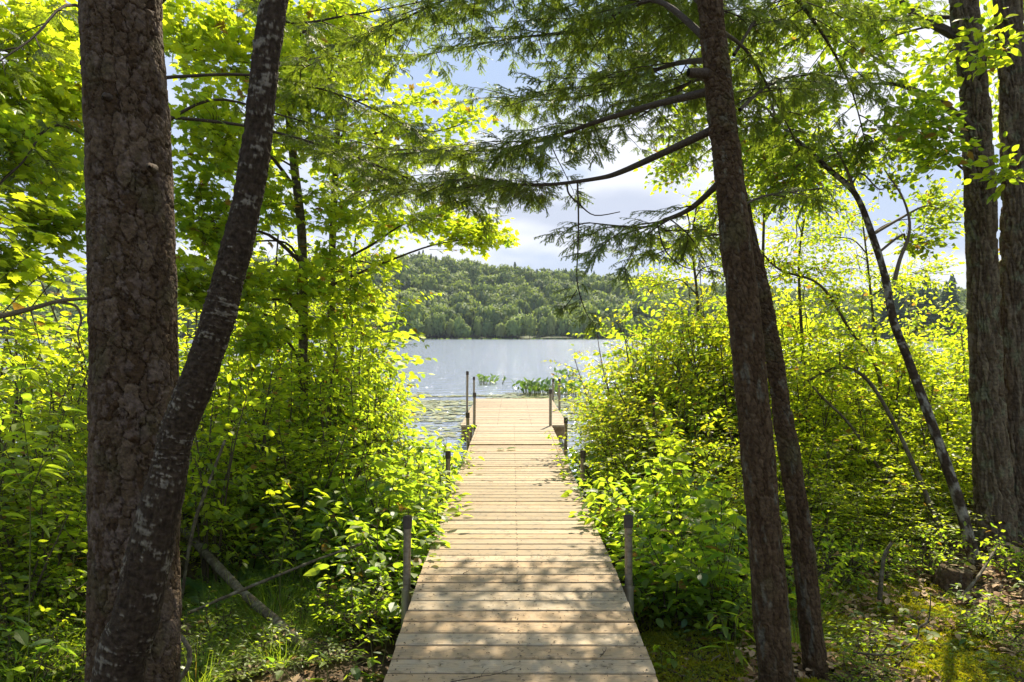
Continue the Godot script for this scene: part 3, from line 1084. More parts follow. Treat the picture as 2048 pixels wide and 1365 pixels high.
	for i in 26:
		var d := 296.0 + rnd(-3, 5)
		var x := 100.0 + i * 8.5 + rnd(-2, 2)
		var h := rnd(6.0, 11.0)
		var o := thing("point_tree", "rounded green tree on the low point across the water", "tree", Vector3(x, WATER - 0.3, -d), rnd(0, TAU), "broadleaf trees on the low point")
		var cr := part("crown", broad[i % 4], shore_mats[i % 5], o)
		cr.scale = Vector3(h * 0.6, h, h * 0.6)
		var tr := part("trunk", tm, trunk_mat, o)
		tr.scale = Vector3(h, h * 0.7, h)
	var reeds := Leaves.new(M.grass)
	for i in 900:
		var x := rnd(-200.0, 240.0)
		var d := rnd(398.0, 403.0)
		var p := Vector3(x, WATER + 0.1, -d)
		reeds.tones[0].append_array([p + Vector3(-0.25, 0, 0), p + Vector3(rnd(-0.2, 0.2), rnd(0.3, 0.9), 0), p + Vector3(0.25, 0, 0)])
	var ro := part("reeds", reeds.mesh(), null, self, true)
	tag(ro, "thin band of pale reeds along the far waterline", "reeds")

# ---------------------------------------------------------------- walkway and dock
func plank_mesh(l: float, w: float, h: float, row: int, flip: bool) -> ArrayMesh:
	var st := SurfaceTool.new()
	st.begin(Mesh.PRIMITIVE_TRIANGLES)
	var c := 0.004
	var prof := [Vector2(-w / 2, -h), Vector2(-w / 2, -c), Vector2(-w / 2 + c, 0), Vector2(w / 2 - c, 0), Vector2(w / 2, -c), Vector2(w / 2, -h)]
	var v0 := row / 7.0 + 0.004
	var us := (-1.0 if flip else 1.0) / 1.35
	for i in prof.size():
		var a: Vector2 = prof[i]
		var b: Vector2 = prof[(i + 1) % prof.size()]
		var va := v0 + (a.x + w / 2) / w * 0.135
		var vb := v0 + (b.x + w / 2) / w * 0.135
		var q := [Vector3(-l / 2, a.y, a.x), Vector3(l / 2, a.y, a.x), Vector3(l / 2, b.y, b.x), Vector3(-l / 2, b.y, b.x)]
		var uv := [Vector2(-l / 2 * us + row * 0.31, va), Vector2(l / 2 * us + row * 0.31, va), Vector2(l / 2 * us + row * 0.31, vb), Vector2(-l / 2 * us + row * 0.31, vb)]
		var nrm: Vector3 = Vector3(0, b.x - a.x, a.y - b.y).normalized() if i != prof.size() - 1 else Vector3.DOWN
		for k in [0, 1, 2, 0, 2, 3]:
			st.set_normal(nrm)
			st.set_uv(uv[k])
			st.add_vertex(q[k])
	for s in [-1.0, 1.0]:
		for k in range(1, prof.size() - 1):
			var tri := [prof[0], prof[k], prof[k + 1]]
			if s < 0:
				tri = [prof[0], prof[k + 1], prof[k]]
			for p in tri:
				st.set_normal(Vector3(s, 0, 0))
				st.set_uv(Vector2(0.5 + p.y * 0.3, v0 + (p.x + w / 2) / w * 0.1))
				st.add_vertex(Vector3(s * l / 2, p.y, p.x))
	return st.commit()

func box(size: Vector3, c := 0.004) -> ArrayMesh:
	# a box with chamfered long edges along its longest horizontal side
	var st := SurfaceTool.new()
	st.begin(Mesh.PRIMITIVE_TRIANGLES)
	var bm := BoxMesh.new()
	bm.size = size
	st.append_from(bm, 0, Transform3D())
	return st.commit()

func planks(o: Node3D, meshes: Array, from: float, to: float, pitch: float, height: Callable, turn: float) -> void:
	var d := from
	var i := 0
	while d < to:
		var p := part("plank", meshes[rng.randi() % meshes.size()], M.boards[rng.randi() % 4], o)
		var y0: float = height.call(d - pitch / 2)
		var y1: float = height.call(d + pitch / 2)
		p.position = Vector3(0.04 + rnd(-0.004, 0.004), height.call(d) + rnd(-0.0025, 0.0025), -d)
		p.rotation = Vector3(atan((y1 - y0) / pitch) + rnd(-0.004, 0.004), turn + rnd(-0.002, 0.002), rnd(-0.0015, 0.0015))
		d += pitch
		i += 1

func screws(o: Node3D, from: float, to: float, pitch: float, xs: Array, height: Callable) -> void:
	var st := SurfaceTool.new()
	st.begin(Mesh.PRIMITIVE_TRIANGLES)
	var cyl := CylinderMesh.new()
	cyl.top_radius = 0.0042
	cyl.bottom_radius = 0.0042
	cyl.height = 0.002
	cyl.radial_segments = 7
	cyl.rings = 0
	var d := from
	while d < to:
		for x in xs:
			for s in [-1.0, 1.0]:
				st.append_from(cyl, 0, Transform3D(Basis(), Vector3(0.04 + x + rnd(-0.006, 0.006), height.call(d) + 0.001, -d + s * pitch * 0.31 + rnd(-0.006, 0.006))))
		d += pitch
	part("screws", st.commit(), M.screw, o, true)

func walk_y(d: float) -> float:
	return minf(0.0, (d - 4.9) * 0.043)

func make_dock() -> void:
	var pitch := 0.1455
	var flat := func(_d): return 0.012
	var narrow := []
	var wide := []
	for i in 7:
		for f in [false, true]:
			narrow.append(plank_mesh(1.22, pitch - 0.013, 0.034, i, f))
			wide.append(plank_mesh(1.76, pitch - 0.010, 0.034, i, f))
	var walk := thing("plank_walkway", "pale plank walkway running from shaded woods towards the lake", "walkway", Vector3.ZERO)
	planks(walk, narrow, 0.5, 10.76, pitch, walk_y, -0.004)
	screws(walk, 0.5, 10.76, pitch, [-0.575, -0.005, 0.575], walk_y)
	for x in [-0.575, 0.0, 0.575]:
		var b := part("beam", box(Vector3(0.04, 0.15, 5.86)), M.beam, walk)
		b.position = Vector3(0.04 + x, -0.112, -7.86)
		var b2 := part("beam", box(Vector3(0.04, 0.15, 4.5)), M.beam, walk)
		b2.position = Vector3(0.04 + x, -0.112 - 0.095, -2.68)
		b2.rotation.x = atan(0.043)
	var dock := thing("dock", "broad sunlit wooden dock platform standing over the lily pads", "dock", Vector3.ZERO)
	planks(dock, narrow, 10.85, 13.1, pitch, flat, 0.006)
	planks(dock, wide, 13.17, 18.65, pitch, flat, 0.0)
	screws(dock, 10.85, 13.1, pitch, [-0.575, -0.005, 0.575], flat)
	screws(dock, 13.17, 18.65, pitch, [-0.83, -0.28, 0.28, 0.83], flat)
	for x in [-0.585, 0.585]:
		var b := part("beam", box(Vector3(0.04, 0.16, 2.24)), M.beam, dock)
		b.position = Vector3(0.04 + x, -0.104, -11.95)
	for x in [-0.855, 0.0, 0.855]:
		var b := part("beam", box(Vector3(0.04, 0.2, 5.4)), M.beam, dock)
		b.position = Vector3(0.04 + x, -0.124, -15.9)
	for z in [-13.13, -18.66]:
		var b := part("fascia_board", box(Vector3(1.74, 0.2, 0.04)), M.beam, dock)
		b.position = Vector3(0.04, -0.123, z)
	# pipe posts
	var posts := [
		[-0.645, 4.9, 0.37, -0.075, "capped pipe post at the shaded boards, on the side of the thick scaly trunk"],
		[0.715, 4.9, 0.375, -0.06, "capped pipe post at the shaded boards, on the side of the two slender trunks"],
		[-0.635, 7.94, 0.33, -0.06, "pipe post half hidden in leaves midway along the walkway, on the scaly trunk's side"],
		[0.70, 7.94, 0.334, -0.06, "rusty capped pipe post midway along the walkway beside broad-leaved shrubs"],
		[-0.60, 10.93, 0.427, -0.06, "capped pipe post at the walkway's joint, among reddish-tipped leaves"],
		[0.735, 10.93, 0.356, -0.06, "capped pipe post at the walkway's joint, beside yellowing shrubs"],
		[-0.615, 13.0, 0.55, -0.05, "pipe post in the inner corner of the platform, on the lily-pad side"],
		[0.625, 13.0, 0.605, -0.05, "pipe post in the inner corner of the platform, above the dark fascia"],
		[-0.895, 15.9, 0.77, -0.08, "tallest pipe post, outside the platform edge by lily pads"],
		[0.945, 15.9, 0.62, -0.08, "pipe post outside the platform edge, in front of the water plants"],
		[-0.885, 18.6, 0.52, -0.08, "slim pipe post at the platform's outer corner by the open lake"],
		[0.955, 18.6, 0.475, -0.08, "slim pipe post at the platform's outer corner by the arrow-leaved plants"],
	]
	for q in posts:
		var o := thing("pipe_post", q[4], "post", Vector3(q[0], 0, -q[1]), 0.0, "pipe posts along the walkway and dock")
		o.rotation = Vector3(rnd(-0.012, 0.012), rnd(0, 3), rnd(-0.015, 0.015))
		var pt := Tubes.new()
		pt.add([Vector3(0, -1.1, 0), Vector3(0, q[2] - 0.03, 0)], [0.0235, 0.0235], 20)
		part("pipe", pt.mesh(), M.pipe, o)
		var ct := Tubes.new()
		ct.add([Vector3(0, q[2] - 0.075, 0), Vector3(0, q[2] - 0.073, 0), Vector3(0, q[2] - 0.006, 0), Vector3(0, q[2], 0)], [0.024, 0.0285, 0.0285, 0.0245], 20)
		part("cap", ct.mesh(), M.cap, o)
		var stt := Tubes.new()
		stt.add([Vector3(0, q[3] - 0.26, 0), Vector3(0, q[3] - 0.012, 0), Vector3(0, q[3] - 0.011, 0), Vector3(0, q[3] - 0.002, 0), Vector3(0, q[3], 0)], [0.031, 0.031, 0.035, 0.035, 0.031], 20)
		part("sleeve", stt.mesh(), M.sleeve, o)
		var br := part("bracket", box(Vector3(0.05, 0.2, 0.008)), M.sleeve, o)
		br.position = Vector3(0, q[3] - 0.14, 0)
		br.rotation.y = -o.rotation.y
		br.position += Vector3(-signf(q[0]) * 0.03, 0, 0).rotated(Vector3.UP, -o.rotation.y)
	# what has fallen on the boards
	var litter := Leaves.new([M.debris])
	for i in 1900:
		var d := 1.2 + 4.2 * pow(rng.randf(), 0.8) if rng.randf() < 0.85 else rnd(5.0, 13.0)
		var x := 0.04 + rnd(-0.6, 0.6)
		var a := rnd(0, TAU)
		var l := rnd(0.003, 0.014)
		var w := rnd(0.0012, 0.0035)
		var y := walk_y(d) + 0.0055
		var u := Vector3(cos(a), 0, sin(a))
		var s := Vector3(-u.z, 0, u.x) * w
		var p := Vector3(x, y, -d)
		litter.tones[0].append_array([p - u * l, p + s + Vector3(0, 0.0015, 0), p + u * l, p - u * l, p + u * l, p - s])
	var lo := part("needle_litter", litter.mesh(), null, self, true)
	tag(lo, "dark fallen needles and bud scales scattered over the shaded boards", "needles")
	for q in [[970.0, 1350.0, 0.34, 0.5, "curved dry twig lying across the board ends in shade"], [934.0, 1164.0, 0.07, 0.9, "short dark twig on a shaded board near the pipe posts"], [1210.0, 1310.0, 0.12, 1.1, "thin bent twig on the shaded boards beside the mossy bank"], [938.0, 926.0, 0.16, 0.3, "thin twig on sunlit boards beside the overhanging leaves"], [960.0, 905.0, 0.2, 2.6, "fine forked twig on sunlit boards by the walkway joint"], [1072.0, 920.0, 0.14, 0.4, "pale crooked twig on sunlit boards near the overhanging sprig"], [972.0, 965.0, 0.16, 2.7, "hair-thin twig curl on the sunlit boards"], [1052.0, 842.0, 0.24, 0.35, "small twig lying on the dock platform"]]:
		var d: float = FOCAL * EYE / (q[1] - 672.0)
		if d < 4.9:
			d = FOCAL * (EYE + 0.05) / (q[1] - 672.0)
		var o := thing("fallen_twig", q[4], "twig", Vector3((q[0] - 1024.0) / FOCAL * d, walk_y(d) + (0.018 if d > 10.8 else 0.006), -d), q[3], "twigs on the boards")
		var tb := Tubes.new()
		var path := bend(Vector3(-q[2] / 2, 0, 0), Vector3(1, 0, 0.1), q[2], 0.0, 7, 0.2)
		for k in path.size():
			path[k].y = 0.002 + 0.003 * absf(sin(k * 1.7))
		tb.add(path, taper(path.size(), 0.0024, 0.0012), 5)
		var side := [path[3], path[3] + Vector3(q[2] * 0.12, 0.004, -q[2] * 0.12), path[3] + Vector3(q[2] * 0.2, 0.003, -q[2] * 0.16)]
		tb.add(side, [0.0015, 0.0012, 0.0008], 4)
		part("twig", tb.mesh(), M.limb, o)
	var fern := make_fern("fallen_fern", 2, 0.16)
	place(fern, Vector3(-0.08, 0.02, -10.25), 0.5, 1.0, "small yellow-green fern tip dropped on the sunlit boards", "fern", "")

# ---------------------------------------------------------------- trees of the near wood
func path_at(list: Array) -> Array:        # [[px, py, d], ...] to world points
	var out := []
	for q in list:
		out.append(at(q[0], q[1], q[2]))
	return out

func up_from(base: Vector3, pts: Array) -> Array:
	var out := [base]
	out.append_array(pts)
	return out

func local(pts: Array, base: Vector3) -> Array:
	var out := []
	for p in pts:
		out.append(p - base)
	return out

func add_trunk(tree: Node3D, world: Array, rad: Array, sides: int, step: float, style: String, seed_: int) -> MeshInstance3D:
	return part("trunk", trunk_mesh(smooth_path(local(world, tree.position), 6), rad, sides, step, style, seed_), M.bark, tree)

func cl(px: float, py: float, d: float, rx: float, ry: float, rd: float, twigs: int, centre := 2.0) -> Array:
	return [at(px, py, d), Vector3(rx / FOCAL * d, ry / FOCAL * d, rd), int(twigs * 2.1), centre]

func make_near_trees() -> void:
	# thick scaly pine
	var b := Vector3(-1.735, ground_y(-1.735, -3.6) - 0.05, -3.6)
	var pine := thing("pine_tree", "thick straight pine trunk with flaking brown plates, behind the leaning trunk", "tree", b)
	add_trunk(pine, up_from(b, path_at([[266, 1365, 3.6], [270, 900, 3.6], [262, 450, 3.6], [242, 0, 3.6], [229, -260, 3.6]])), [0.212, 0.194, 0.189, 0.180, 0.170, 0.163], 320, 0.0045, "plates", 11)
	var top := path_at([[229, -255, 3.6], [222, -700, 3.65], [230, -1500, 3.7], [228, -2600, 3.7]])
	var upper := Tubes.new()
	upper.add(local(smooth_path(top, 5), b), taper(16, 0.163, 0.09), 24)
	part("upper_trunk", upper.mesh(), M.limb, pine)
	for q in [[218, 195, 3.43, -0.10, 0.02], [300, 335, 3.42, 0.06, -0.03]]:
		var p: Vector3 = at(q[0], q[1], q[2]) - b
		var kt := Tubes.new()
		kt.add([p + Vector3(0, 0, -0.03), p + Vector3(q[3] * 0.1, 0.0, 0.02), p + Vector3(q[3] * 0.15, -0.002, 0.026)], [0.022, 0.016, 0.006], 10)
		part("knot", kt.mesh(), M.limb, pine)
	# leaning dark birch in front of it
	b = Vector3(-1.57, ground_y(-1.57, -3.12) - 0.05, -3.12)
	var lean := thing("leaning_birch", "leaning dark trunk with white lichen streaks crossing the thick pine", "tree", b)
	var lp := path_at([[240, 1340, 3.12], [272, 1240, 3.12], [300, 1100, 3.12], [336, 950, 3.13], [354, 870, 3.14], [387, 783, 3.15], [417, 700, 3.16], [439, 625, 3.17], [458, 550, 3.18], [484, 450, 3.2], [508, 320, 3.22], [526, 170, 3.25], [548, 0, 3.3], [580, -220, 3.4]])
	add_trunk(lean, up_from(b, lp), [0.108, 0.092, 0.090, 0.084, 0.069, 0.065, 0.063, 0.062, 0.061, 0.060, 0.059, 0.057, 0.054, 0.051, 0.046], 140, 0.005, "birch", 23)
	var lt := Tubes.new()
	lt.add(local(smooth_path(path_at([[580, -215, 3.4], [620, -500, 3.6], [640, -1000, 3.9]]), 5), b), taper(11, 0.058, 0.03), 12)
	part("upper_trunk", lt.mesh(), M.limb, lean)
	# hemlock with the long limbs
	b = Vector3(1.385, ground_y(1.385, -4.15) - 0.05, -4.15)
	var hem := thing("hemlock_tree", "slender dark hemlock whose long limbs reach over the walkway", "tree", b)
	add_trunk(hem, up_from(b, path_at([[1553, 1365, 4.15], [1524, 1000, 4.17], [1494, 683, 4.2], [1461, 380, 4.22], [1440, 200, 4.24], [1420, 0, 4.26], [1395, -280, 4.3]])), [0.105, 0.091, 0.088, 0.085, 0.077, 0.072, 0.068, 0.063], 150, 0.005, "scaly", 37)
	var ht := Tubes.new()
	ht.add(local(smooth_path(path_at([[1395, -275, 4.3], [1370, -600, 4.4], [1350, -1200, 4.6]]), 5), b), taper(11, 0.07, 0.03), 14)
	part("upper_trunk", ht.mesh(), M.limb, hem)
	var stub := Tubes.new()
	stub.add(local(path_at([[1425, 148, 4.24], [1392, 146, 4.2], [1377, 145, 4.19]]), b), [0.032, 0.026, 0.023], 10)
	part("stub", stub.mesh(), M.limb, hem)
	hemlock_limb(hem, path_at([[1432, 180, 4.25], [1300, 212, 4.7], [1190, 245, 5.2], [1080, 282, 5.8], [950, 303, 6.3], [740, 296, 7.0]]), 0.026, 0.42, 1.25, 0.075)
	hemlock_limb(hem, path_at([[1442, 252, 4.25], [1340, 300, 4.5], [1240, 345, 5.0], [1190, 358, 5.2], [1100, 369, 5.5], [1020, 368, 5.8], [940, 358, 6.2], [760, 380, 7.1]]), 0.025, 0.60, 1.6, 0.065)
	hemlock_limb(hem, path_at([[1452, 352, 4.25], [1385, 415, 4.5], [1330, 440, 4.8], [1280, 455, 5.2], [1180, 446, 5.7]]), 0.02, 0.30, 0.9, 0.12, 0.8)
	hemlock_limb(hem, path_at([[1425, 90, 4.25], [1330, 8, 4.6], [1270, 10, 5.0], [1150, 62, 5.6], [1020, 78, 6.2], [850, 110, 7.0]]), 0.022, 0.25, 0.85, 0.14)
	hemlock_limb(hem, path_at([[1410, -60, 4.25], [1280, -110, 4.9], [1130, -60, 5.8], [980, 0, 6.5], [800, 60, 7.4], [640, 190, 8.0]]), 0.022, 0.3, 1.0, 0.14)
	hemlock_limb(hem, path_at([[1405, -160, 4.25], [1250, -260, 5.2], [1150, -220, 6.5], [1080, -120, 7.6]]), 0.02, 0.3, 1.1, 0.14)
	hemlock_limb(hem, path_at([[1450, -40, 4.25], [1560, -30, 4.9], [1640, 60, 5.6], [1700, 170, 6.2], [1730, 280, 6.6]]), 0.02, 0.25, 0.8, 0.13, 0.5)
	hemlock_limb(hem, path_at([[1440, 60, 4.26], [1500, 110, 5.0], [1560, 220, 5.6], [1600, 300, 6.0]]), 0.014, 0.3, 0.6, 0.14, 0.5)
	hemlock_limb(hem, path_at([[1470, 420, 4.22], [1520, 395, 4.5], [1570, 385, 4.8], [1640, 378, 5.1]]), 0.008, 0.4, 0.35, 0.13, 0.4)
	hemlock_limb(hem, path_at([[1400, -200, 4.28], [1500, -320, 5.2], [1600, -260, 6.4], [1700, -140, 7.4], [1820, 20, 8.0]]), 0.02, 0.25, 1.1, 0.15)
	for q in [[[1400, -150, 4.3], [1280, -300, 5.4], [1180, -330, 6.6], [1090, -260, 7.6]], [[1395, -260, 4.3], [1350, -420, 5.5], [1300, -430, 6.8], [1250, -330, 8.2]], [[1390, -320, 4.32], [1200, -420, 5.0], [1000, -380, 5.8], [800, -250, 6.6], [640, -120, 7.2]], [[1395, -230, 4.3], [1480, -420, 5.6], [1480, -400, 7.0], [1450, -300, 8.2]], [[1420, 20, 4.25], [1330, -30, 5.2], [1230, 40, 6.2], [1150, 150, 7.0]], [[1425, 40, 4.25], [1440, 20, 5.4], [1400, 80, 6.4], [1350, 170, 7.2]], [[1428, 120, 4.25], [1340, 130, 5.0], [1240, 170, 5.8], [1130, 200, 6.4], [1000, 195, 7.0]], [[1430, 150, 4.25], [1380, 165, 5.2], [1310, 215, 6.0], [1240, 255, 6.6]], [[1420, 20, 4.25], [1390, -20, 5.8], [1310, 90, 7.4], [1230, 170, 8.8]], [[1410, -60, 4.25], [1340, -100, 6.0], [1240, -20, 7.6], [1150, 90, 9.0]], [[1400, -120, 4.3], [1180, -90, 5.0], [960, -30, 5.6], [760, 60, 6.2], [600, 140, 6.6]]]:
		hemlock_limb(hem, path_at(q), 0.02, 0.2, 1.1, 0.13)
	# a dead twig hanging from the second limb, and a bare forked one
	var hang := Tubes.new()
	hang.add(local(smooth_path(path_at([[1155, 366, 5.3], [1157, 430, 5.3], [1156, 500, 5.3], [1154, 560, 5.32], [1166, 610, 5.35], [1180, 640, 5.4]]), 4), b), taper(21, 0.007, 0.003), 6)
	hang.add(local(smooth_path(path_at([[1154, 580, 5.32], [1138, 605, 5.3], [1125, 618, 5.3]]), 3), b), taper(7, 0.004, 0.002), 5)
	var hl := part("hanging_twig", hang.mesh(), M.limb, hem)
	for q in [[1166, 612, 5.35, -0.4], [1178, 636, 5.4, 0.5], [1172, 622, 5.36, 0.2], [1126, 617, 5.3, -0.8], [1154, 565, 5.32, 0.6], [1160, 590, 5.33, -0.5], [1182, 642, 5.4, -0.1], [1166, 605, 5.35, -0.9], [1170, 625, 5.36, 0.9], [1160, 600, 5.3, 0.1], [1176, 630, 5.4, -0.6], [1150, 575, 5.3, -0.6], [1184, 645, 5.4, 0.4], [1130, 612, 5.3, 0.1]]:
		add_spray(hl, at(q[0], q[1], q[2]) - b, Vector3(q[3], -0.9, 0.25), 0.55)
	var fork := Tubes.new()
	fork.add(local(smooth_path(path_at([[1134, 368, 5.4], [1138, 388, 5.4], [1160, 410, 5.4], [1190, 431, 5.5], [1240, 424, 5.6]]), 4), b), taper(17, 0.008, 0.003), 6)
	part("bare_twig", fork.mesh(), M.limb, hem)
	var thorn := Tubes.new()
	for q in [[[1315, 448, 4.9], [1330, 500, 4.9], [1370, 535, 4.9], [1440, 546, 4.9]], [[1330, 462, 4.9], [1400, 460, 5.0], [1420, 458, 5.0]]]:
		thorn.add(local(smooth_path(path_at(q), 4), b), taper((q.size() - 1) * 4 + 1, 0.006, 0.002), 5)
	part("bare_twig", thorn.mesh(), M.limb, hem)
	# its slimmer neighbour
	b = Vector3(1.69, ground_y(1.69, -4.42) - 0.05, -4.42)
	var slim := thing("slim_hemlock", "slimmer dark trunk standing behind the long-limbed hemlock", "tree", b)
	add_trunk(slim, up_from(b, path_at([[1634, 1365, 4.42], [1600, 1050, 4.45], [1566, 830, 4.5], [1543, 683, 4.55], [1518, 540, 4.6], [1470, 330, 4.68], [1430, 60, 4.75], [1404, -200, 4.8]])), [0.075, 0.066, 0.061, 0.055, 0.048, 0.041, 0.033, 0.024, 0.018], 110, 0.006, "scaly", 41)
	hemlock_limb(slim, path_at([[1480, 220, 4.7], [1540, 170, 5.4], [1620, 150, 6.2], [1720, 160, 6.8]]), 0.012, 0.2, 0.8, 0.15)
	hemlock_limb(slim, path_at([[1468, 110, 4.74], [1530, 20, 5.4], [1600, -10, 6.0], [1760, 40, 6.8]]), 0.012, 0.2, 0.8, 0.15)
	hemlock_limb(slim, path_at([[1510, 500, 4.6], [1450, 470, 5.4], [1380, 480, 6.0], [1310, 510, 6.4]]), 0.010, 0.35, 0.6, 0.14)
	# hemlock limb entering from above on the far side of the pine
	b = Vector3(-3.2, ground_y(-3.2, -6.8) - 0.05, -6.8)
	var far_hem := thing("far_hemlock", "hemlock with drooping dark sprays among the bright maples", "tree", b)
	add_trunk(far_hem, up_from(b, [b + Vector3(0.05, 2.5, 0.1), b + Vector3(0.1, 5.0, 0.1), b + Vector3(0.1, 7.5, 0)]), [0.09, 0.075, 0.06, 0.03], 40, 0.03, "scaly", 43)
	hemlock_limb(far_hem, [b + Vector3(0.1, 4.6, 0.1), at(420, -60, 6.4), at(560, 40, 6.2), at(700, 30, 6.0), at(860, 0, 5.8)], 0.022, 0.25, 0.8, 0.17)
	hemlock_limb(far_hem, [b + Vector3(0.1, 3.6, 0.1), at(420, 200, 6.9), at(560, 230, 7.0), at(660, 260, 7.2)], 0.018, 0.45, 0.7, 0.14)
	hemlock_limb(far_hem, [b + Vector3(0.1, 3.8, 0.1), at(480, 250, 6.9), at(640, 290, 6.7), at(800, 350, 6.5), at(930, 410, 6.4)], 0.018, 0.35, 0.9, 0.11)
	hemlock_limb(far_hem, [b + Vector3(0.1, 4.1, 0.1), at(500, 150, 6.9), at(680, 190, 6.7), at(830, 260, 6.5)], 0.018, 0.35, 0.8, 0.12)
	hemlock_limb(far_hem, [b + Vector3(0.1, 4.3, 0.1), at(150, 10, 6.0), at(60, 80, 5.4), at(-60, 160, 5.0)], 0.018, 0.3, 0.6, 0.18)
	hemlock_limb(far_hem, [b + Vector3(0.1, 3.3, 0.1), at(120, 250, 6.2), at(40, 330, 5.8), at(-60, 420, 5.6)], 0.015, 0.35, 0.6, 0.18)
	# twin-trunked maple at the edge of the wood
	b = Vector3(4.32, ground_y(4.32, -7.2) - 0.06, -7.2)
	var twin := thing("twin_trunk_maple", "large twin-trunked maple with furrowed bark and lichen", "tree", b)
	add_trunk(twin, up_from(b + Vector3(-0.06, 0, 0.05), path_at([[1990, 1030, 7.1], [1980, 850, 7.1], [1970, 683, 7.1], [1965, 500, 7.1], [1958, 330, 7.12], [1948, 180, 7.15], [1928, 0, 7.2], [1900, -250, 7.3]])), [0.22, 0.165, 0.138, 0.130, 0.126, 0.122, 0.118, 0.114, 0.10], 120, 0.011, "furrow", 53)
	add_trunk(twin, up_from(b + Vector3(0.12, 0, -0.02), path_at([[2030, 1050, 7.25], [2030, 850, 7.25], [2030, 600, 7.25], [2035, 400, 7.25], [2030, 200, 7.25], [2015, 0, 7.25], [2000, -250, 7.3]])), [0.22, 0.158, 0.14, 0.132, 0.128, 0.122, 0.116, 0.11], 110, 0.011, "furrow", 57)
	var knob := Tubes.new()
	knob.add(local(smooth_path(path_at([[1945, 260, 7.1], [1915, 232, 7.0], [1870, 200, 6.9], [1800, 170, 6.8], [1740, 168, 6.8]]), 5), b), taper(21, 0.05, 0.008), 10)
	part("limb", knob.mesh(), M.limb, twin)
	var knob2 := Tubes.new()
	knob2.add(local(smooth_path(path_at([[1930, 80, 7.2], [1880, 55, 7.3], [1820, 20, 7.4], [1740, -60, 7.5]]), 5), b), taper(16, 0.055, 0.02), 10)
	part("limb", knob2.mesh(), M.limb, twin)
	var twl := path_at([[1990, 1000, 7.1], [1970, 683, 7.1], [1958, 330, 7.12], [1928, 0, 7.2], [1900, -250, 7.3]])
	broadleaf(twin, twl, [cl(1830, 230, 6.8, 90, 70, 0.5, 44, 1.2), cl(1870, 300, 6.9, 70, 60, 0.4, 32, 1.2), cl(1760, 60, 7.4, 120, 80, 0.8, 40, 1.6), cl(1890, 120, 7.6, 90, 90, 0.6, 34, 1.8), cl(1975, 90, 6.6, 55, 70, 0.3, 16, 2.2), cl(2010, 330, 6.6, 40, 60, 0.3, 12, 2.2), cl(1650, 10, 7.8, 150, 80, 0.9, 40, 1.8), cl(2040, 560, 8.2, 60, 120, 0.6, 26, 2.6), cl(2030, 100, 8.0, 90, 200, 0.6, 46, 2.0)], M.maple, "ovate", 0.095, 0.07, M.limb, 0.03)
	# crooked thin birch leaning towards the lake
	b = on_ground(1955, 6.4)
	var crook := thing("crooked_birch", "thin crooked birch with white and black bark rising from the mossy bank", "tree", b)
	var cpts := up_from(b, path_at([[1920, 1010, 6.4], [1865, 850, 6.4], [1815, 715, 6.5], [1787, 640, 6.5], [1772, 560, 6.6], [1748, 480, 6.7], [1712, 390, 6.8], [1660, 340, 6.9], [1600, 285, 7.1], [1550, 240, 7.3]]))
	add_trunk(crook, cpts, [0.052, 0.043, 0.037, 0.034, 0.032, 0.030, 0.028, 0.025, 0.022, 0.017, 0.012], 40, 0.012, "paper", 61)
	var c2 := Tubes.new()
	c2.add(local(smooth_path(path_at([[1790, 560, 6.6], [1800, 520, 6.6], [1820, 460, 6.6], [1808, 400, 6.6], [1770, 340, 6.7]]), 4), b), taper(17, 0.02, 0.005), 7)
	c2.add(local(smooth_path(path_at([[1712, 390, 6.8], [1690, 330, 6.8], [1660, 280, 6.8]]), 4), b), taper(9, 0.016, 0.006), 7)
	part("limb", c2.mesh(), M.pale_limb, crook)
	broadleaf(crook, cpts, [cl(1620, 330, 7.2, 120, 80, 0.6, 60, 1.4), cl(1540, 270, 7.4, 110, 90, 0.6, 62, 1.4), cl(1480, 330, 7.8, 80, 110, 0.5, 60, 1.6), cl(1370, 250, 8.0, 70, 120, 0.5, 56, 1.7), cl(1850, 470, 6.7, 70, 50, 0.4, 26, 2.2), cl(1780, 350, 6.8, 60, 50, 0.3, 14, 1.6), cl(1450, 180, 8.2, 90, 90, 0.5, 50, 1.6), cl(1560, 380, 7.4, 90, 60, 0.5, 40, 1.6), cl(1340, 330, 8.4, 60, 60, 0.4, 34, 1.8), cl(1420, 430, 8.2, 60, 80, 0.4, 34, 2.0), cl(1620, 200, 7.6, 100, 70, 0.5, 50, 1.4), cl(1700, 300, 7.2, 80, 60, 0.5, 40, 1.5), cl(1500, 90, 8.0, 100, 80, 0.5, 44, 1.8), cl(1560, 340, 8.6, 100, 70, 0.5, 40, 1.7), cl(1880, 400, 7.6, 60, 60, 0.4, 20, 2.0), cl(1800, 300, 8.0, 70, 50, 0.4, 20, 1.8)], M.birch, "birch", 0.062, 0.055, M.pale_limb, 0.014)
	# second slim leaning stem and others in the bright thicket
	var saps := [
		["dark slim sapling leaning among the bright shrubs beside the crooked birch", [[1890, 1090, 6.9], [1840, 960, 6.9], [1790, 850, 7.0], [1735, 760, 7.1], [1680, 735, 7.2], [1620, 760, 7.2]], 0.026, [[1640, 740, 7.2, 70, 40], [1700, 700, 7.2, 60, 50]]],
		["slim sapling rising steeply between the slender hemlocks and crooked birch", [[1830, 1060, 7.3], [1760, 940, 7.4], [1700, 850, 7.5], [1640, 790, 7.6], [1600, 740, 7.7]], 0.02, [[1600, 720, 7.7, 70, 60]]],
		["slender sapling crossing the gap of open sky behind the slim hemlock", [[1760, 760, 9.0], [1700, 660, 9.0], [1640, 570, 9.0], [1560, 540, 9.0], [1520, 500, 9.0]], 0.022, [[1560, 520, 9.0, 90, 60], [1680, 600, 9.0, 80, 60]]],
	]
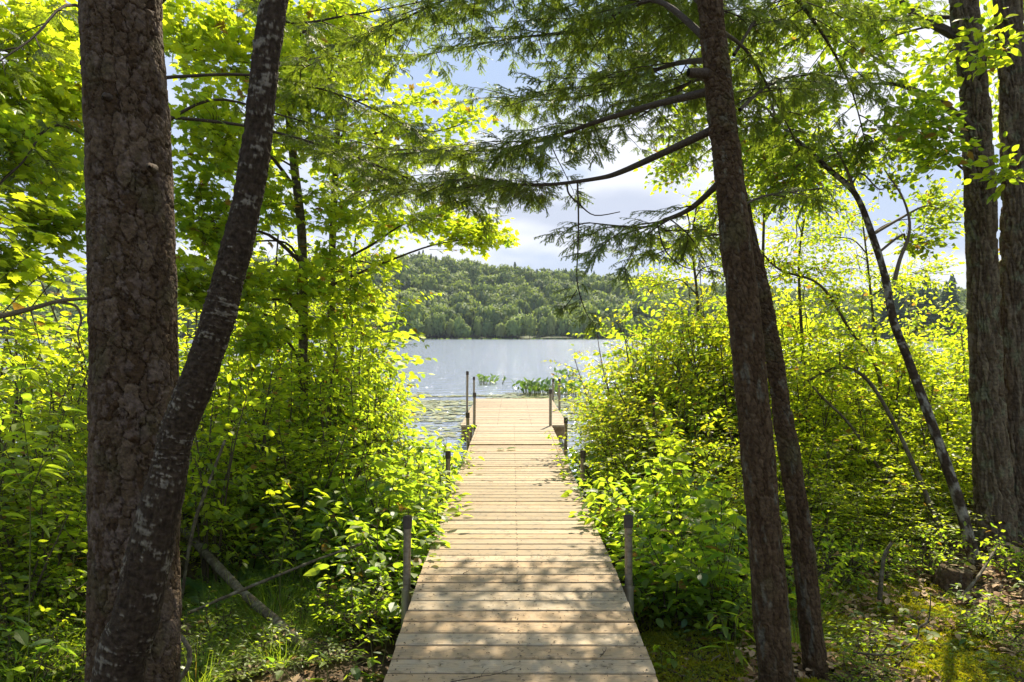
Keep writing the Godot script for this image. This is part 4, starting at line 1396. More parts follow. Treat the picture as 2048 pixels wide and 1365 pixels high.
	saps.append(["slender upright sapling with an airy crown above the yellowing shrubs", [[1400, 760, 9.8], [1395, 600, 9.8], [1385, 480, 9.8], [1400, 380, 9.8]], 0.024, [[1370, 500, 9.8, 90, 60], [1420, 420, 9.8, 80, 60], [1310, 560, 9.6, 70, 40], [1460, 520, 9.4, 60, 50]]])
	saps.append(["slender upright sapling with an airy crown behind the slim dark trunk", [[1610, 760, 9.4], [1600, 600, 9.4], [1600, 500, 9.4], [1620, 380, 9.4]], 0.024, [[1590, 470, 9.4, 90, 60], [1650, 400, 9.4, 80, 60], [1540, 540, 9.4, 80, 50], [1650, 540, 9.4, 80, 50]]])
	saps.append(["slender upright sapling whose crown stands against open sky before the twin-trunked maple", [[1760, 760, 10.0], [1745, 620, 10.0], [1735, 520, 10.0], [1725, 440, 10.0]], 0.022, [[1720, 520, 10.0, 80, 50], [1700, 440, 10.0, 70, 50], [1790, 560, 10.0, 80, 40], [1860, 540, 10.4, 70, 50], [1640, 470, 9.8, 70, 50], [1900, 420, 10.0, 50, 60]]])
	saps.append(["slender sapling with bright airy leaves beside the slim red maple", [[560, 800, 9.4], [555, 680, 9.4], [550, 580, 9.4], [556, 470, 9.4]], 0.022, [[520, 540, 9.4, 80, 50], [590, 520, 9.4, 80, 50], [560, 610, 9.4, 80, 50], [480, 600, 9.2, 70, 50]]])
	saps.append(["slender sapling with bright airy leaves beside the young red maple", [[700, 800, 9.6], [705, 680, 9.6], [700, 580, 9.6], [712, 470, 9.6]], 0.022, [[660, 560, 9.6, 80, 50], [725, 520, 9.6, 70, 50], [755, 600, 9.6, 60, 40], [640, 630, 9.6, 80, 50], [730, 660, 9.4, 70, 40]]])
	saps.append(["slender tall sapling filling the gap right behind the long-limbed hemlock", [[1520, 760, 8.8], [1525, 560, 8.8], [1530, 400, 8.8], [1540, 250, 8.8]], 0.024, [[1540, 300, 8.8, 90, 70], [1600, 400, 8.8, 90, 60], [1500, 420, 8.8, 70, 60], [1620, 280, 8.8, 80, 60], [1680, 350, 8.8, 70, 60]]])
	for s in saps:
		var pts := path_at(s[1])
		var base := Vector3(pts[0].x + 0.05, ground_y(pts[0].x, pts[0].z) - 0.03, pts[0].z)
		var o := thing("slim_sapling", s[0], "sapling", base, 0.0, "leaning saplings in the bright thicket")
		var full := up_from(base, pts)
		add_trunk(o, full, taper(6, s[2], s[2] * 0.4), 20, 0.03, "smooth", 71)
		var cls := []
		for c in s[3]:
			cls.append(cl(c[0], c[1], c[2], c[3], c[4], 0.4, 30, 2.2))
		broadleaf(o, full, cls, M.bright, "small", 0.06, 0.05, M.stem, 0.01)
	# the two maples beyond the pine
	b = on_ground(615, 8.4)
	var m1 := thing("slim_maple", "slim red maple, its bright crown filling the gap beside the leaning trunk", "tree", b)
	var t1 := up_from(b, path_at([[606, 800, 8.4], [606, 650, 8.4], [604, 480, 8.4], [588, 330, 8.5], [574, 200, 8.6], [560, 40, 8.7], [550, -150, 8.8]]))
	add_trunk(m1, t1, [0.062, 0.052, 0.048, 0.046, 0.043, 0.04, 0.036, 0.032], 40, 0.016, "smooth", 83)
	broadleaf(m1, t1, [cl(420, 250, 7.4, 90, 130, 0.7, 62), cl(390, 420, 7.4, 80, 110, 0.6, 50, 1.5), cl(470, 90, 7.8, 130, 110, 0.8, 70, 2.6), cl(620, 60, 8.6, 130, 100, 0.8, 66, 2.8), cl(560, 170, 8.4, 90, 90, 0.6, 44, 2.6), cl(480, 560, 7.4, 90, 70, 0.6, 40, 1.8), cl(540, 400, 8.2, 70, 90, 0.5, 34, 2.0), cl(720, 40, 8.8, 100, 80, 0.7, 34, 2.8), cl(380, 560, 7.0, 60, 70, 0.5, 28, 2.0), cl(600, 570, 8.0, 80, 70, 0.5, 36, 1.8), cl(520, 660, 7.4, 70, 60, 0.5, 30, 1.8), cl(640, 180, 8.2, 80, 80, 0.5, 30, 2.4), cl(360, 60, 7.6, 80, 90, 0.6, 40, 2.6), cl(500, 320, 8.4, 80, 80, 0.6, 34, 2.2), cl(440, 480, 8.0, 80, 60, 0.5, 34, 2.0)], M.maple, "maple", 0.098, 0.075, M.limb, 0.022)
	b = on_ground(676, 8.9)
	var m2 := thing("young_maple", "young red maple whose low branch tips hang before the far hill", "tree", b)
	var t2 := up_from(b, path_at([[668, 760, 8.9], [662, 600, 8.9], [666, 450, 8.9], [672, 320, 9.0], [680, 150, 9.1], [690, -80, 9.2]]))
	add_trunk(m2, t2, [0.052, 0.045, 0.042, 0.039, 0.036, 0.03, 0.024], 36, 0.016, "smooth", 87)
	broadleaf(m2, t2, [cl(760, 430, 8.8, 90, 60, 0.6, 40, 2.2), cl(880, 440, 8.6, 80, 45, 0.5, 34, 2.4), cl(970, 465, 8.5, 70, 36, 0.4, 28, 2.6), cl(690, 330, 8.8, 80, 90, 0.6, 42, 2.0), cl(780, 250, 9.0, 90, 70, 0.6, 40, 2.6), cl(870, 290, 9.0, 80, 50, 0.5, 24, 2.4), cl(650, 520, 8.6, 70, 60, 0.5, 34, 2.0), cl(720, 150, 9.2, 90, 70, 0.6, 34, 2.8), cl(940, 230, 9.0, 60, 40, 0.4, 14, 2.4), cl(850, 190, 9.2, 70, 40, 0.4, 12, 2.6), cl(720, 590, 8.6, 80, 60, 0.5, 34, 2.2), cl(640, 640, 8.4, 70, 50, 0.5, 26, 2.0), cl(770, 520, 8.8, 50, 40, 0.4, 14, 2.4), cl(760, 340, 8.6, 70, 60, 0.5, 30, 2.2), cl(660, 420, 8.4, 70, 60, 0.5, 30, 2.0), cl(600, 260, 8.4, 60, 80, 0.5, 30, 2.4)], M.maple, "maple", 0.085, 0.065, M.limb, 0.018)
	# maples at the edge of the wood, left of the pine
	b = on_ground(-150, 6.5)
	var m3 := thing("side_maple", "maple with a high sunlit crown standing beyond the scaly pine", "tree", b)
	var t3 := up_from(b, path_at([[-140, 700, 6.5], [-130, 450, 6.5], [-100, 150, 6.5], [-60, -150, 6.6], [-30, -500, 6.8]]))
	add_trunk(m3, t3, taper(6, 0.1, 0.05), 40, 0.03, "smooth", 91)
	broadleaf(m3, t3, [cl(60, 300, 6.2, 110, 110, 0.7, 62, 1.9), cl(80, 90, 6.6, 120, 120, 0.8, 66, 2.8), cl(110, 430, 6.0, 90, 70, 0.5, 46, 1.8), cl(-20, 180, 6.4, 90, 110, 0.6, 50, 2.4), cl(160, 200, 7.4, 80, 150, 0.6, 50, 2.5), cl(20, 520, 5.8, 80, 70, 0.5, 40, 2.2), cl(150, 60, 7.6, 110, 90, 0.6, 50, 2.6), cl(60, 200, 7.2, 110, 90, 0.6, 50, 2.2), cl(140, 340, 7.4, 80, 80, 0.6, 40, 2.0)], M.maple, "maple", 0.10, 0.075, M.limb, 0.022)
	# the near maple bough, each leaf a part
	b = on_ground(-420, 4.6)
	var m4 := thing("near_maple", "young maple holding large glowing leaves beside the scaly pine trunk", "tree", b)
	var t4 := up_from(b, path_at([[-300, 900, 4.6], [-250, 640, 4.6], [-180, 500, 4.6], [-60, 380, 4.6]]))
	add_trunk(m4, t4, taper(5, 0.05, 0.02), 24, 0.02, "smooth", 95)
	var bough := Tubes.new()
	bough.add(local(smooth_path(path_at([[-250, 640, 4.6], [-100, 640, 4.5], [0, 632, 4.4], [60, 618, 4.35], [120, 602, 4.3], [180, 597, 4.25]]), 4), b), taper(21, 0.022, 0.008), 8)
	bough.add(local(smooth_path(path_at([[110, 604, 4.3], [150, 612, 4.3], [162, 640, 4.3], [155, 670, 4.3], [170, 720, 4.4]]), 4), b), taper(17, 0.009, 0.003), 6)
	part("limb", bough.mesh(), M.pale_limb, m4)
	for q in [[[-60, 630, 4.4], [0, 560, 4.3], [60, 510, 4.2]], [[0, 632, 4.4], [70, 560, 4.3], [150, 520, 4.2]], [[60, 618, 4.35], [110, 560, 4.3], [175, 540, 4.3]], [[-100, 640, 4.5], [-20, 690, 4.3], [50, 690, 4.2]], [[0, 632, 4.4], [40, 660, 4.3], [90, 650, 4.2]], [[-60, 400, 4.6], [20, 440, 4.4], [90, 470, 4.3]], [[-60, 400, 4.6], [20, 480, 4.4], [70, 540, 4.3]], [[60, 618, 4.35], [80, 700, 4.3], [60, 740, 4.2]], [[-60, 400, 4.6], [30, 400, 4.4], [120, 420, 4.4]]]:
		leafy_plant(m4, [path_at(q)], "maple", M.maple, 0.125, 0.10, 0.2, 3.0, 0.004, M.stem, 0.4, 0.6)

func make_wood_behind() -> void:
	var o := Node3D.new()
	o.name = "forest_tree"
	var L := Leaves.new(M.maple)
	var tb := Tubes.new()
	tb.add([Vector3(0, -0.2, 0), Vector3(0.05, 3, 0), Vector3(0.1, 7, 0.1), Vector3(0.1, 10, 0)], [0.16, 0.13, 0.08, 0.02], 12)
	part("trunk", tb.mesh(), M.limb, o)
	for i in 6000:
		var q := Vector3(rnd(-1, 1), rnd(-1, 1), rnd(-1, 1))
		if q.length() > 1.0:
			continue
		L.add(tone(1.5), leaf_xf(q * Vector3(2.6, 3.6, 2.6) + Vector3(0, 6.2, 0), rvec() + Vector3(0, -0.2, 0), Vector3.UP + rvec() * 0.8, rnd(0.14, 0.26)), LEAF.small[rng.randi() % 2])
	part("foliage", L.mesh(), null, o, true)
	for q in [[-4.2, 7.5], [3.8, 8.0], [-0.4, 12.0], [7.5, 3.5], [-7.5, 3.0], [8.5, -1.5], [-8.5, -2.0], [8.2, -9.0], [10.5, -6.0], [-9.0, -8.5], [12.0, -10.5]]:
		place(o, Vector3(q[0], -0.45, q[1]), rnd(0.9, 1.2), rnd(0.9, 1.15), "tall leafy tree in the wood where the walkway begins", "tree", "trees of the wood behind the walkway's start", rnd(0, TAU))

const LANDMARKS := [["the thick scaly pine", -1.73, 3.6], ["the fallen log", -1.9, 5.6], ["the first pine-side pipe post", -0.64, 4.9], ["the second pine-side pipe post", -0.64, 7.9], ["the pine-side walkway joint", -0.6, 10.9], ["the first hemlock-side pipe post", 0.72, 4.9], ["the second hemlock-side pipe post", 0.7, 7.9], ["the hemlock-side walkway joint", 0.73, 10.9], ["the long-limbed hemlock", 1.39, 4.15], ["the slim dark trunk", 1.69, 4.42], ["the crooked birch", 3.73, 6.4], ["the twin-trunked maple", 4.3, 7.2], ["the slim red maple", -2.15, 8.4], ["the young red maple", -1.94, 8.9], ["the mossy stump", 3.3, 6.0], ["the leaning sapling", 3.7, 6.9], ["the steep sapling", 3.7, 7.3], ["the side maple", -4.77, 6.5], ["the near maple's foot", -4.15, 4.6]]

func beside(p: Vector3) -> String:
	var best := 1e9
	var named := ""
	for l in LANDMARKS:
		var d := Vector2(p.x - l[1], -p.z - l[2]).length()
		if d < best:
			best = d
			named = l[0]
			if d < 0.55:
				named = "right beside " + l[0]
			elif -p.z - l[2] > absf(p.x - l[1]):
				named = "lakeward of " + l[0]
			elif -p.z - l[2] < -absf(p.x - l[1]):
				named = "landward of " + l[0]
			elif absf(p.x) < absf(l[1]):
				named = "walkway side of " + l[0]
			else:
				named = "woods side of " + l[0]
	return named

# ---------------------------------------------------------------- undergrowth
func shrubs_at(protos: Array, h: float, list: Array, label: String, category: String, group: String, wide := 1.0) -> void:
	for q in list:
		var p := on_ground(q[0], q[1])
		var top: float = EYE - (q[2] - 672.0) / FOCAL * q[1]
		var s: float = (top - p.y) / h
		var build := "tall " if top > 1.6 else "waist-high " if top > 0.55 else "knee-high "
		place(protos[rng.randi() % protos.size()], p, s, wide * clampf(sqrt(s), 0.7, 1.4) * rnd(0.85, 1.15), build + label + " " + beside(p), category, group)

func make_undergrowth() -> void:
	var tall := []
	var button := []
	var yellow := []
	var bright := []
	var low := []
	for i in 2:
		tall.append(make_shrub("leafy_shrub", M.shrub, "ovate", 2.2, 0.55, 7, 17, 0.078, 0.05, 2.0))
		tall.append(make_shrub("leafy_shrub", M.bright, "small", 2.2, 0.55, 8, 22, 0.055, 0.036, 2.4))
		tall.append(make_shrub("leafy_shrub", M.maple, "wide", 2.2, 0.55, 7, 17, 0.07, 0.048, 1.9))
	for i in 3:
		button.append(make_shrub("broadleaf_shrub", M.button, "ovate", 1.2, 0.5, 9, 9, 0.115, 0.065, 2.2))
	for i in 3:
		yellow.append(make_shrub("yellowing_shrub", M.yellow, "small", 2.2, 0.6, 9, 24, 0.058, 0.036, 1.6))
	yellow.append(make_shrub("yellowing_shrub", M.bright, "small", 2.2, 0.5, 8, 22, 0.058, 0.036, 2.0))
	yellow.append(make_shrub("yellowing_shrub", M.shrub, "ovate", 2.2, 0.45, 6, 18, 0.07, 0.046, 2.0))
	for i in 4:
		bright.append(make_shrub("bright_shrub", M.bright, "small", 2.0, 0.6, 8, 24, 0.062, 0.036, 2.3))
	for i in 3:
		low.append(make_shrub("low_shrub", M.shrub, "small", 0.5, 0.28, 8, 7, 0.05, 0.03, 2.0))
	shrubs_at(tall, 2.2, [[720, 8.6, 545], [728, 9.4, 560], [660, 8.0, 560], [560, 8.6, 540], [480, 8.2, 540], [752, 8.2, 660], [420, 6.0, 600], [470, 7.5, 560], [505, 6.8, 640], [560, 7.4, 620], [630, 7.8, 600], [700, 8.2, 580], [720, 8.6, 560], [690, 7.0, 700], [590, 6.6, 720], [520, 6.6, 800], [640, 6.8, 780], [385, 6.6, 700], [440, 6.3, 860], [770, 8.8, 770]], "leafy shrub", "shrub", "tall shrubs beyond the leaning trunk", 0.9)
	shrubs_at(button, 1.2, [[600, 6.5, 890], [680, 6.6, 850], [740, 6.5, 850], [715, 6.0, 930], [780, 6.4, 880], [810, 7.0, 860], [770, 5.7, 950], [815, 7.6, 840], [838, 8.4, 830], [858, 9.2, 825], [640, 6.2, 930], [800, 6.2, 950], [868, 10.2, 820], [790, 5.4, 1000], [818, 6.7, 960], [832, 7.4, 900]], "bushy broad-leaved shrub", "shrub", "broad-leaved shrubs along the walkway, pine side", 0.95)
	shrubs_at(button, 1.2, [[1215, 7.6, 890], [1260, 7.0, 870], [1320, 6.5, 850], [1385, 6.4, 860], [1440, 6.2, 880], [1245, 6.3, 950], [1310, 5.8, 940], [1390, 5.5, 950], [1350, 5.2, 1010], [1440, 5.1, 1000], [1300, 5.3, 1040], [1198, 8.8, 860], [1190, 10.0, 850], [1480, 5.6, 980]], "bushy broad-leaved shrub", "shrub", "broad-leaved shrubs along the walkway, hemlock side", 0.9)
	shrubs_at(yellow, 2.2, [[1205, 11.0, 690], [1350, 10.0, 490], [1420, 10.0, 450], [1480, 9.4, 460], [1385, 9.6, 430], [1310, 9.6, 510], [1450, 8.6, 480], [1290, 10.2, 560], [1240, 10.0, 600], [1265, 9.6, 550], [1320, 9.2, 530], [1380, 9.2, 530], [1440, 8.8, 550], [1300, 8.2, 640], [1235, 9.0, 710], [1375, 7.6, 690], [1228, 10.6, 720], [1440, 7.4, 700], [1260, 8.0, 780], [1330, 7.4, 790], [1400, 6.9, 800]], "yellowing small-leaved shrub", "shrub", "yellowing shrubs by the dock", 1.0)
	shrubs_at(bright, 2.0, [[1540, 10.5, 500], [1600, 11.0, 520], [1700, 10.5, 500], [1800, 11.0, 530], [1880, 11.0, 520], [1960, 11.0, 520], [1560, 9.6, 470], [1650, 9.6, 510], [1760, 9.8, 550], [1520, 9.0, 600], [1570, 9.4, 570], [1620, 8.6, 620], [1680, 9.0, 590], [1740, 9.2, 590], [1800, 9.0, 600], [1860, 9.4, 600], [1920, 10.0, 570], [1600, 7.8, 700], [1670, 8.0, 700], [1750, 7.8, 730], [1830, 7.9, 720], [1900, 8.4, 700], [1560, 7.0, 800], [1620, 7.0, 830], [1700, 7.3, 840], [1780, 7.3, 860], [1860, 7.6, 840], [1930, 8.6, 760], [2040, 9.4, 620], [2100, 8.6, 700], [1500, 6.6, 840], [1640, 6.6, 920], [1740, 6.8, 930], [1830, 7.0, 950], [2080, 7.8, 850], [1530, 6.2, 930]], "bright yellow-green shrub", "shrub", "bright thicket behind the slender hemlocks", 1.0)
	shrubs_at(tall, 2.2, [[2180, 9.0, 640], [2260, 8.4, 700], [2340, 9.6, 600], [2440, 9.0, 640], [2560, 8.6, 680], [2280, 10.4, 560], [2460, 10.6, 560], [2680, 9.6, 620], [-330, 7.0, 560], [-420, 6.4, 640], [-520, 8.0, 520]], "leafy shrub", "shrub", "shrubs deeper in the wood on both sides", 1.1)
	shrubs_at(tall, 2.2, [[20, 5.6, 560], [90, 6.2, 520], [150, 6.8, 560], [60, 5.0, 720], [140, 5.4, 700], [-40, 5.0, 640], [180, 5.8, 800], [100, 4.9, 860], [380, 7.4, 620], [-60, 7.0, 480], [200, 8.0, 500], [10, 4.6, 880]], "leafy green shrub", "shrub", "undergrowth beyond the scaly pine", 0.95)
	shrubs_at(low, 0.5, [[430, 5.0, 1190], [520, 4.8, 1235], [690, 5.1, 1140], [735, 5.0, 1150], [385, 4.6, 1265], [640, 4.7, 1280], [470, 4.5, 1300], [580, 6.0, 1050], [40, 4.5, 1150], [120, 4.7, 1140], [170, 4.9, 1100], [60, 4.2, 1250], [150, 4.3, 1240], [-20, 4.4, 1200], [200, 5.2, 1050]], "bush with small leaves", "shrub", "low bushes on the scaly pine's side")
	shrubs_at(low, 0.5, [[1740, 4.6, 1240], [1720, 4.3, 1310], [1600, 5.6, 1050], [1690, 6.0, 1040], [1980, 5.0, 1180], [2040, 4.8, 1250], [1860, 6.2, 1040], [1760, 6.2, 1060], [2030, 6.0, 1060], [1450, 5.0, 1130]], "bush with small leaves", "shrub", "low bushes on the mossy bank")
	# trees and shrubs further along both banks close the view
	shrubs_at(tall, 2.2, [[-200, 9, 420], [-110, 9.5, 440], [-30, 10.2, 450], [60, 9.5, 450], [130, 10.0, 470], [200, 9.0, 460], [330, 9.4, 480], [390, 10.0, 500], [450, 9.6, 490], [520, 10.2, 500], [580, 10.4, 520], [640, 10.2, 500], [700, 10.0, 500]], "green water's-edge shrub", "shrub", "shrubs at the water's edge behind the maples", 1.5)
	# grass
	var sedge := []
	for i in 3:
		sedge.append(make_tussock("sedge_tussock", 240, 0.42, 0.30, 1.3))
	for q in [[450, 5.0, 0.9], [540, 5.4, 1.0], [650, 5.3, 0.9], [470, 5.6, 1.0], [560, 5.7, 1.1], [640, 5.8, 1.1], [520, 5.2, 0.9], [690, 5.5, 0.9], [420, 5.3, 0.9], [600, 5.2, 0.8], [610, 6.2, 1.0]]:
		place(sedge[rng.randi() % 3], on_ground(q[0], q[1]), q[2], q[2], "arching sedge tussock " + beside(on_ground(q[0], q[1])), "grass", "sedge tussocks by the fallen log")
	for q in [[560, 4.7, 0.7], [430, 4.7, 0.7], [20, 4.2, 0.9], [70, 4.3, 0.9], [40, 4.4, 0.9], [110, 4.6, 1.1], [150, 4.8, 1.0], [-20, 4.6, 1.0], [80, 5.0, 1.0], [400, 4.4, 0.7]]:
		place(sedge[rng.randi() % 3], on_ground(q[0], q[1]), q[2], q[2] * 1.2, "loose dark grass tuft " + beside(on_ground(q[0], q[1])), "grass", "grass tufts by the scaly pine")
	for q in [[1590, 5.0, 1.0], [1610, 5.6, 1.2], [1680, 7.0, 1.1], [1740, 7.2, 1.1], [1580, 5.6, 0.9], [1520, 5.5, 0.9]]:
		place(sedge[rng.randi() % 3], on_ground(q[0], q[1]), q[2], q[2], "pale grass tuft " + beside(on_ground(q[0], q[1])), "grass", "grass tufts by the slender hemlocks")
	var fern := []
	for i in 2:
		fern.append(make_fern("woodland_fern", 7, 0.5))
	for q in [[640, 6.6, 1.0], [560, 6.9, 1.1], [30, 4.9, 0.9], [130, 5.2, 0.9], [500, 6.2, 0.9], [400, 5.6, 0.8], [700, 5.6, 0.7], [90, 4.4, 0.7], [160, 4.6, 0.7], [450, 5.9, 0.9]]:
		place(fern[rng.randi() % 2], on_ground(q[0], q[1]), q[2], q[2], "green fern in the shade between the scaly pine and walkway", "fern", "ferns in the shade")

func make_leaf_plants() -> void:
	var list := [
		# label, base px, d, stems as [[px, py, d]...], kind, mats, leaf, gap, tone
		["leaning sprig of paired leaves overhanging the sunlit boards", 1150, 8.6, [[[1142, 985, 8.5], [1128, 950, 8.45], [1116, 905, 8.4], [1098, 862, 8.35]], [[1145, 980, 8.5], [1132, 965, 8.3], [1126, 945, 8.2]]], "ovate", "shrub", 0.105, 0.062, 2.6],
		["small leafy shoot poking over the boards from the pine side", 885, 6.7, [[[892, 1070, 6.7], [915, 1050, 6.65], [917, 1025, 6.65], [916, 1008, 6.65]]], "ovate", "shrub", 0.075, 0.05, 2.6],
		["broad drooping leaves bent onto the board ends above the first pipe post", 850, 5.8, [[[850, 1140, 5.8], [852, 1085, 5.75], [868, 1055, 5.7]], [[850, 1130, 5.8], [862, 1090, 5.7], [878, 1082, 5.65]]], "wide", "button", 0.15, 0.1, 1.6],
		["large-leaved plant in front of the dark mud by the board ends", 660, 4.45, [[[655, 1380, 4.45], [652, 1330, 4.45], [640, 1310, 4.45]], [[690, 1390, 4.45], [700, 1340, 4.4], [735, 1320, 4.4]], [[600, 1390, 4.45], [570, 1345, 4.4], [545, 1330, 4.4]]], "ovate", "button", 0.13, 0.075, 2.0],
		["seedling cluster with rounded leaves beside the nearest boards", 745, 4.6, [[[745, 1340, 4.6], [742, 1290, 4.6], [735, 1265, 4.6]], [[765, 1330, 4.6], [772, 1285, 4.6], [760, 1262, 4.6]], [[720, 1360, 4.5], [712, 1320, 4.5], [718, 1300, 4.5]]], "wide", "button", 0.10, 0.06, 1.8],
		["seedling with oval leaves growing against the board ends in moss", 1320, 4.5, [[[1325, 1350, 4.5], [1322, 1310, 4.5], [1316, 1292, 4.5]], [[1335, 1360, 4.5], [1345, 1325, 4.5], [1340, 1305, 4.5]]], "ovate", "button", 0.10, 0.055, 2.0],
		["upright plant with long pointed leaves before the hemlock trunk", 1470, 4.4, [[[1470, 1310, 4.4], [1472, 1250, 4.4], [1480, 1215, 4.4]], [[1475, 1310, 4.4], [1490, 1260, 4.4], [1500, 1225, 4.4]], [[1460, 1320, 4.4], [1448, 1262, 4.4], [1442, 1228, 4.4]]], "slim", "button", 0.17, 0.085, 2.6],
		["dark big-leaved sapling with drooping leaves beside the hemlock trunk", 1440, 5.0, [[[1440, 1180, 5.0], [1432, 1080, 4.95], [1420, 1000, 4.9]], [[1445, 1180, 5.0], [1465, 1090, 4.9], [1475, 1030, 4.85]], [[1435, 1180, 5.0], [1405, 1100, 4.9], [1375, 1050, 4.9]], [[1430, 1180, 5.0], [1390, 1130, 4.85], [1340, 1090, 4.8]], [[1440, 1150, 5.0], [1450, 1120, 4.8], [1440, 1070, 4.75]]], "ovate", "button", 0.16, 0.075, 1.2],
		["sapling with paired leaves standing above the yellow moss", 1330, 5.3, [[[1330, 1180, 5.3], [1322, 1090, 5.25], [1310, 1040, 5.2]], [[1335, 1170, 5.3], [1350, 1110, 5.2], [1360, 1060, 5.2]], [[1330, 1170, 5.3], [1300, 1110, 5.2], [1275, 1075, 5.2]]], "ovate", "button", 0.13, 0.07, 1.8],
		["tall shoot with big pale leaves rising above the broad-leaved shrubs", 1345, 6.2, [[[1345, 1000, 6.2], [1350, 920, 6.15], [1345, 870, 6.1], [1335, 838, 6.1]], [[1345, 1000, 6.2], [1325, 930, 6.1], [1318, 880, 6.1]]], "wide", "shrub", 0.14, 0.09, 3.0],
		["large-leaved shoot glowing in front of the dark undergrowth by the pine", 55, 4.3, [[[60, 1000, 4.3], [50, 870, 4.2], [40, 790, 4.15], [55, 740, 4.1]], [[60, 990, 4.3], [100, 880, 4.2], [130, 820, 4.15]], [[60, 1000, 4.3], [10, 900, 4.2], [-20, 830, 4.1]], [[60, 990, 4.3], [80, 940, 4.1], [110, 900, 4.0]]], "ovate", "button", 0.15, 0.085, 2.6],
		["broad flat leaves on thin stalks at the foot of the pine", 40, 3.9, [[[20, 1380, 3.9], [15, 1300, 3.9], [30, 1260, 3.85]], [[60, 1380, 3.9], [90, 1310, 3.85], [110, 1285, 3.8]], [[0, 1360, 3.9], [-10, 1280, 3.85], [10, 1235, 3.8]]], "ovate", "button", 0.17, 0.11, 1.6],
		["round-leaved sapling with pale crooked stem beside the pine", 110, 4.7, [[[120, 1290, 4.7], [140, 1180, 4.7], [150, 1090, 4.7], [160, 1060, 4.7], [152, 1030, 4.7]], [[150, 1090, 4.7], [120, 1050, 4.65], [80, 1040, 4.6]], [[152, 1040, 4.7], [172, 990, 4.65], [165, 950, 4.6]]], "wide", "shrub", 0.12, 0.1, 2.4],
		["leafy shoot with glowing round leaves beside the sedge tussocks", 560, 5.4, [[[560, 1160, 5.4], [570, 1060, 5.4], [565, 1000, 5.35], [570, 960, 5.3]], [[565, 1080, 5.4], [600, 1020, 5.35], [640, 985, 5.3]], [[565, 1060, 5.4], [545, 1010, 5.35], [540, 985, 5.3]]], "wide", "bright", 0.095, 0.06, 2.8],
		["branch tips with ruddy leaves reaching over the boards at the joint", 925, 9.6, [[[900, 990, 9.6], [920, 940, 9.5], [938, 905, 9.4]], [[905, 980, 9.6], [925, 925, 9.3], [943, 935, 9.1]], [[905, 980, 9.6], [915, 900, 9.6], [930, 870, 9.6], [944, 850, 9.6]]], "ovate", "shrub", 0.10, 0.055, 2.4],
		["twig of yellow-green leaves arching towards the far hill", 760, 7.6, [[[735, 760, 7.6], [770, 700, 7.5], [800, 640, 7.4], [830, 600, 7.3], [880, 585, 7.2]], [[800, 640, 7.4], [830, 660, 7.3], [850, 690, 7.3]], [[770, 700, 7.5], [800, 690, 7.4], [826, 690, 7.3]], [[790, 650, 7.4], [800, 600, 7.3], [795, 560, 7.3]]], "ovate", "shrub", 0.085, 0.06, 3.0],
	]
	for q in list:
		var base := on_ground(q[1], q[2])
		var o := thing("leafy_plant", q[0], "plant", base)
		var stems := []
		for s in q[3]:
			var pts := path_at(s)
			if pts[0].y - base.y > 0.02 and stems.size() == 0:
				pts = up_from(base - Vector3(0, 0.03, 0), pts)
			stems.append(pts)
		leafy_plant(o, stems, q[4], M[q[5]], q[6], q[7], 0.22, q[8])

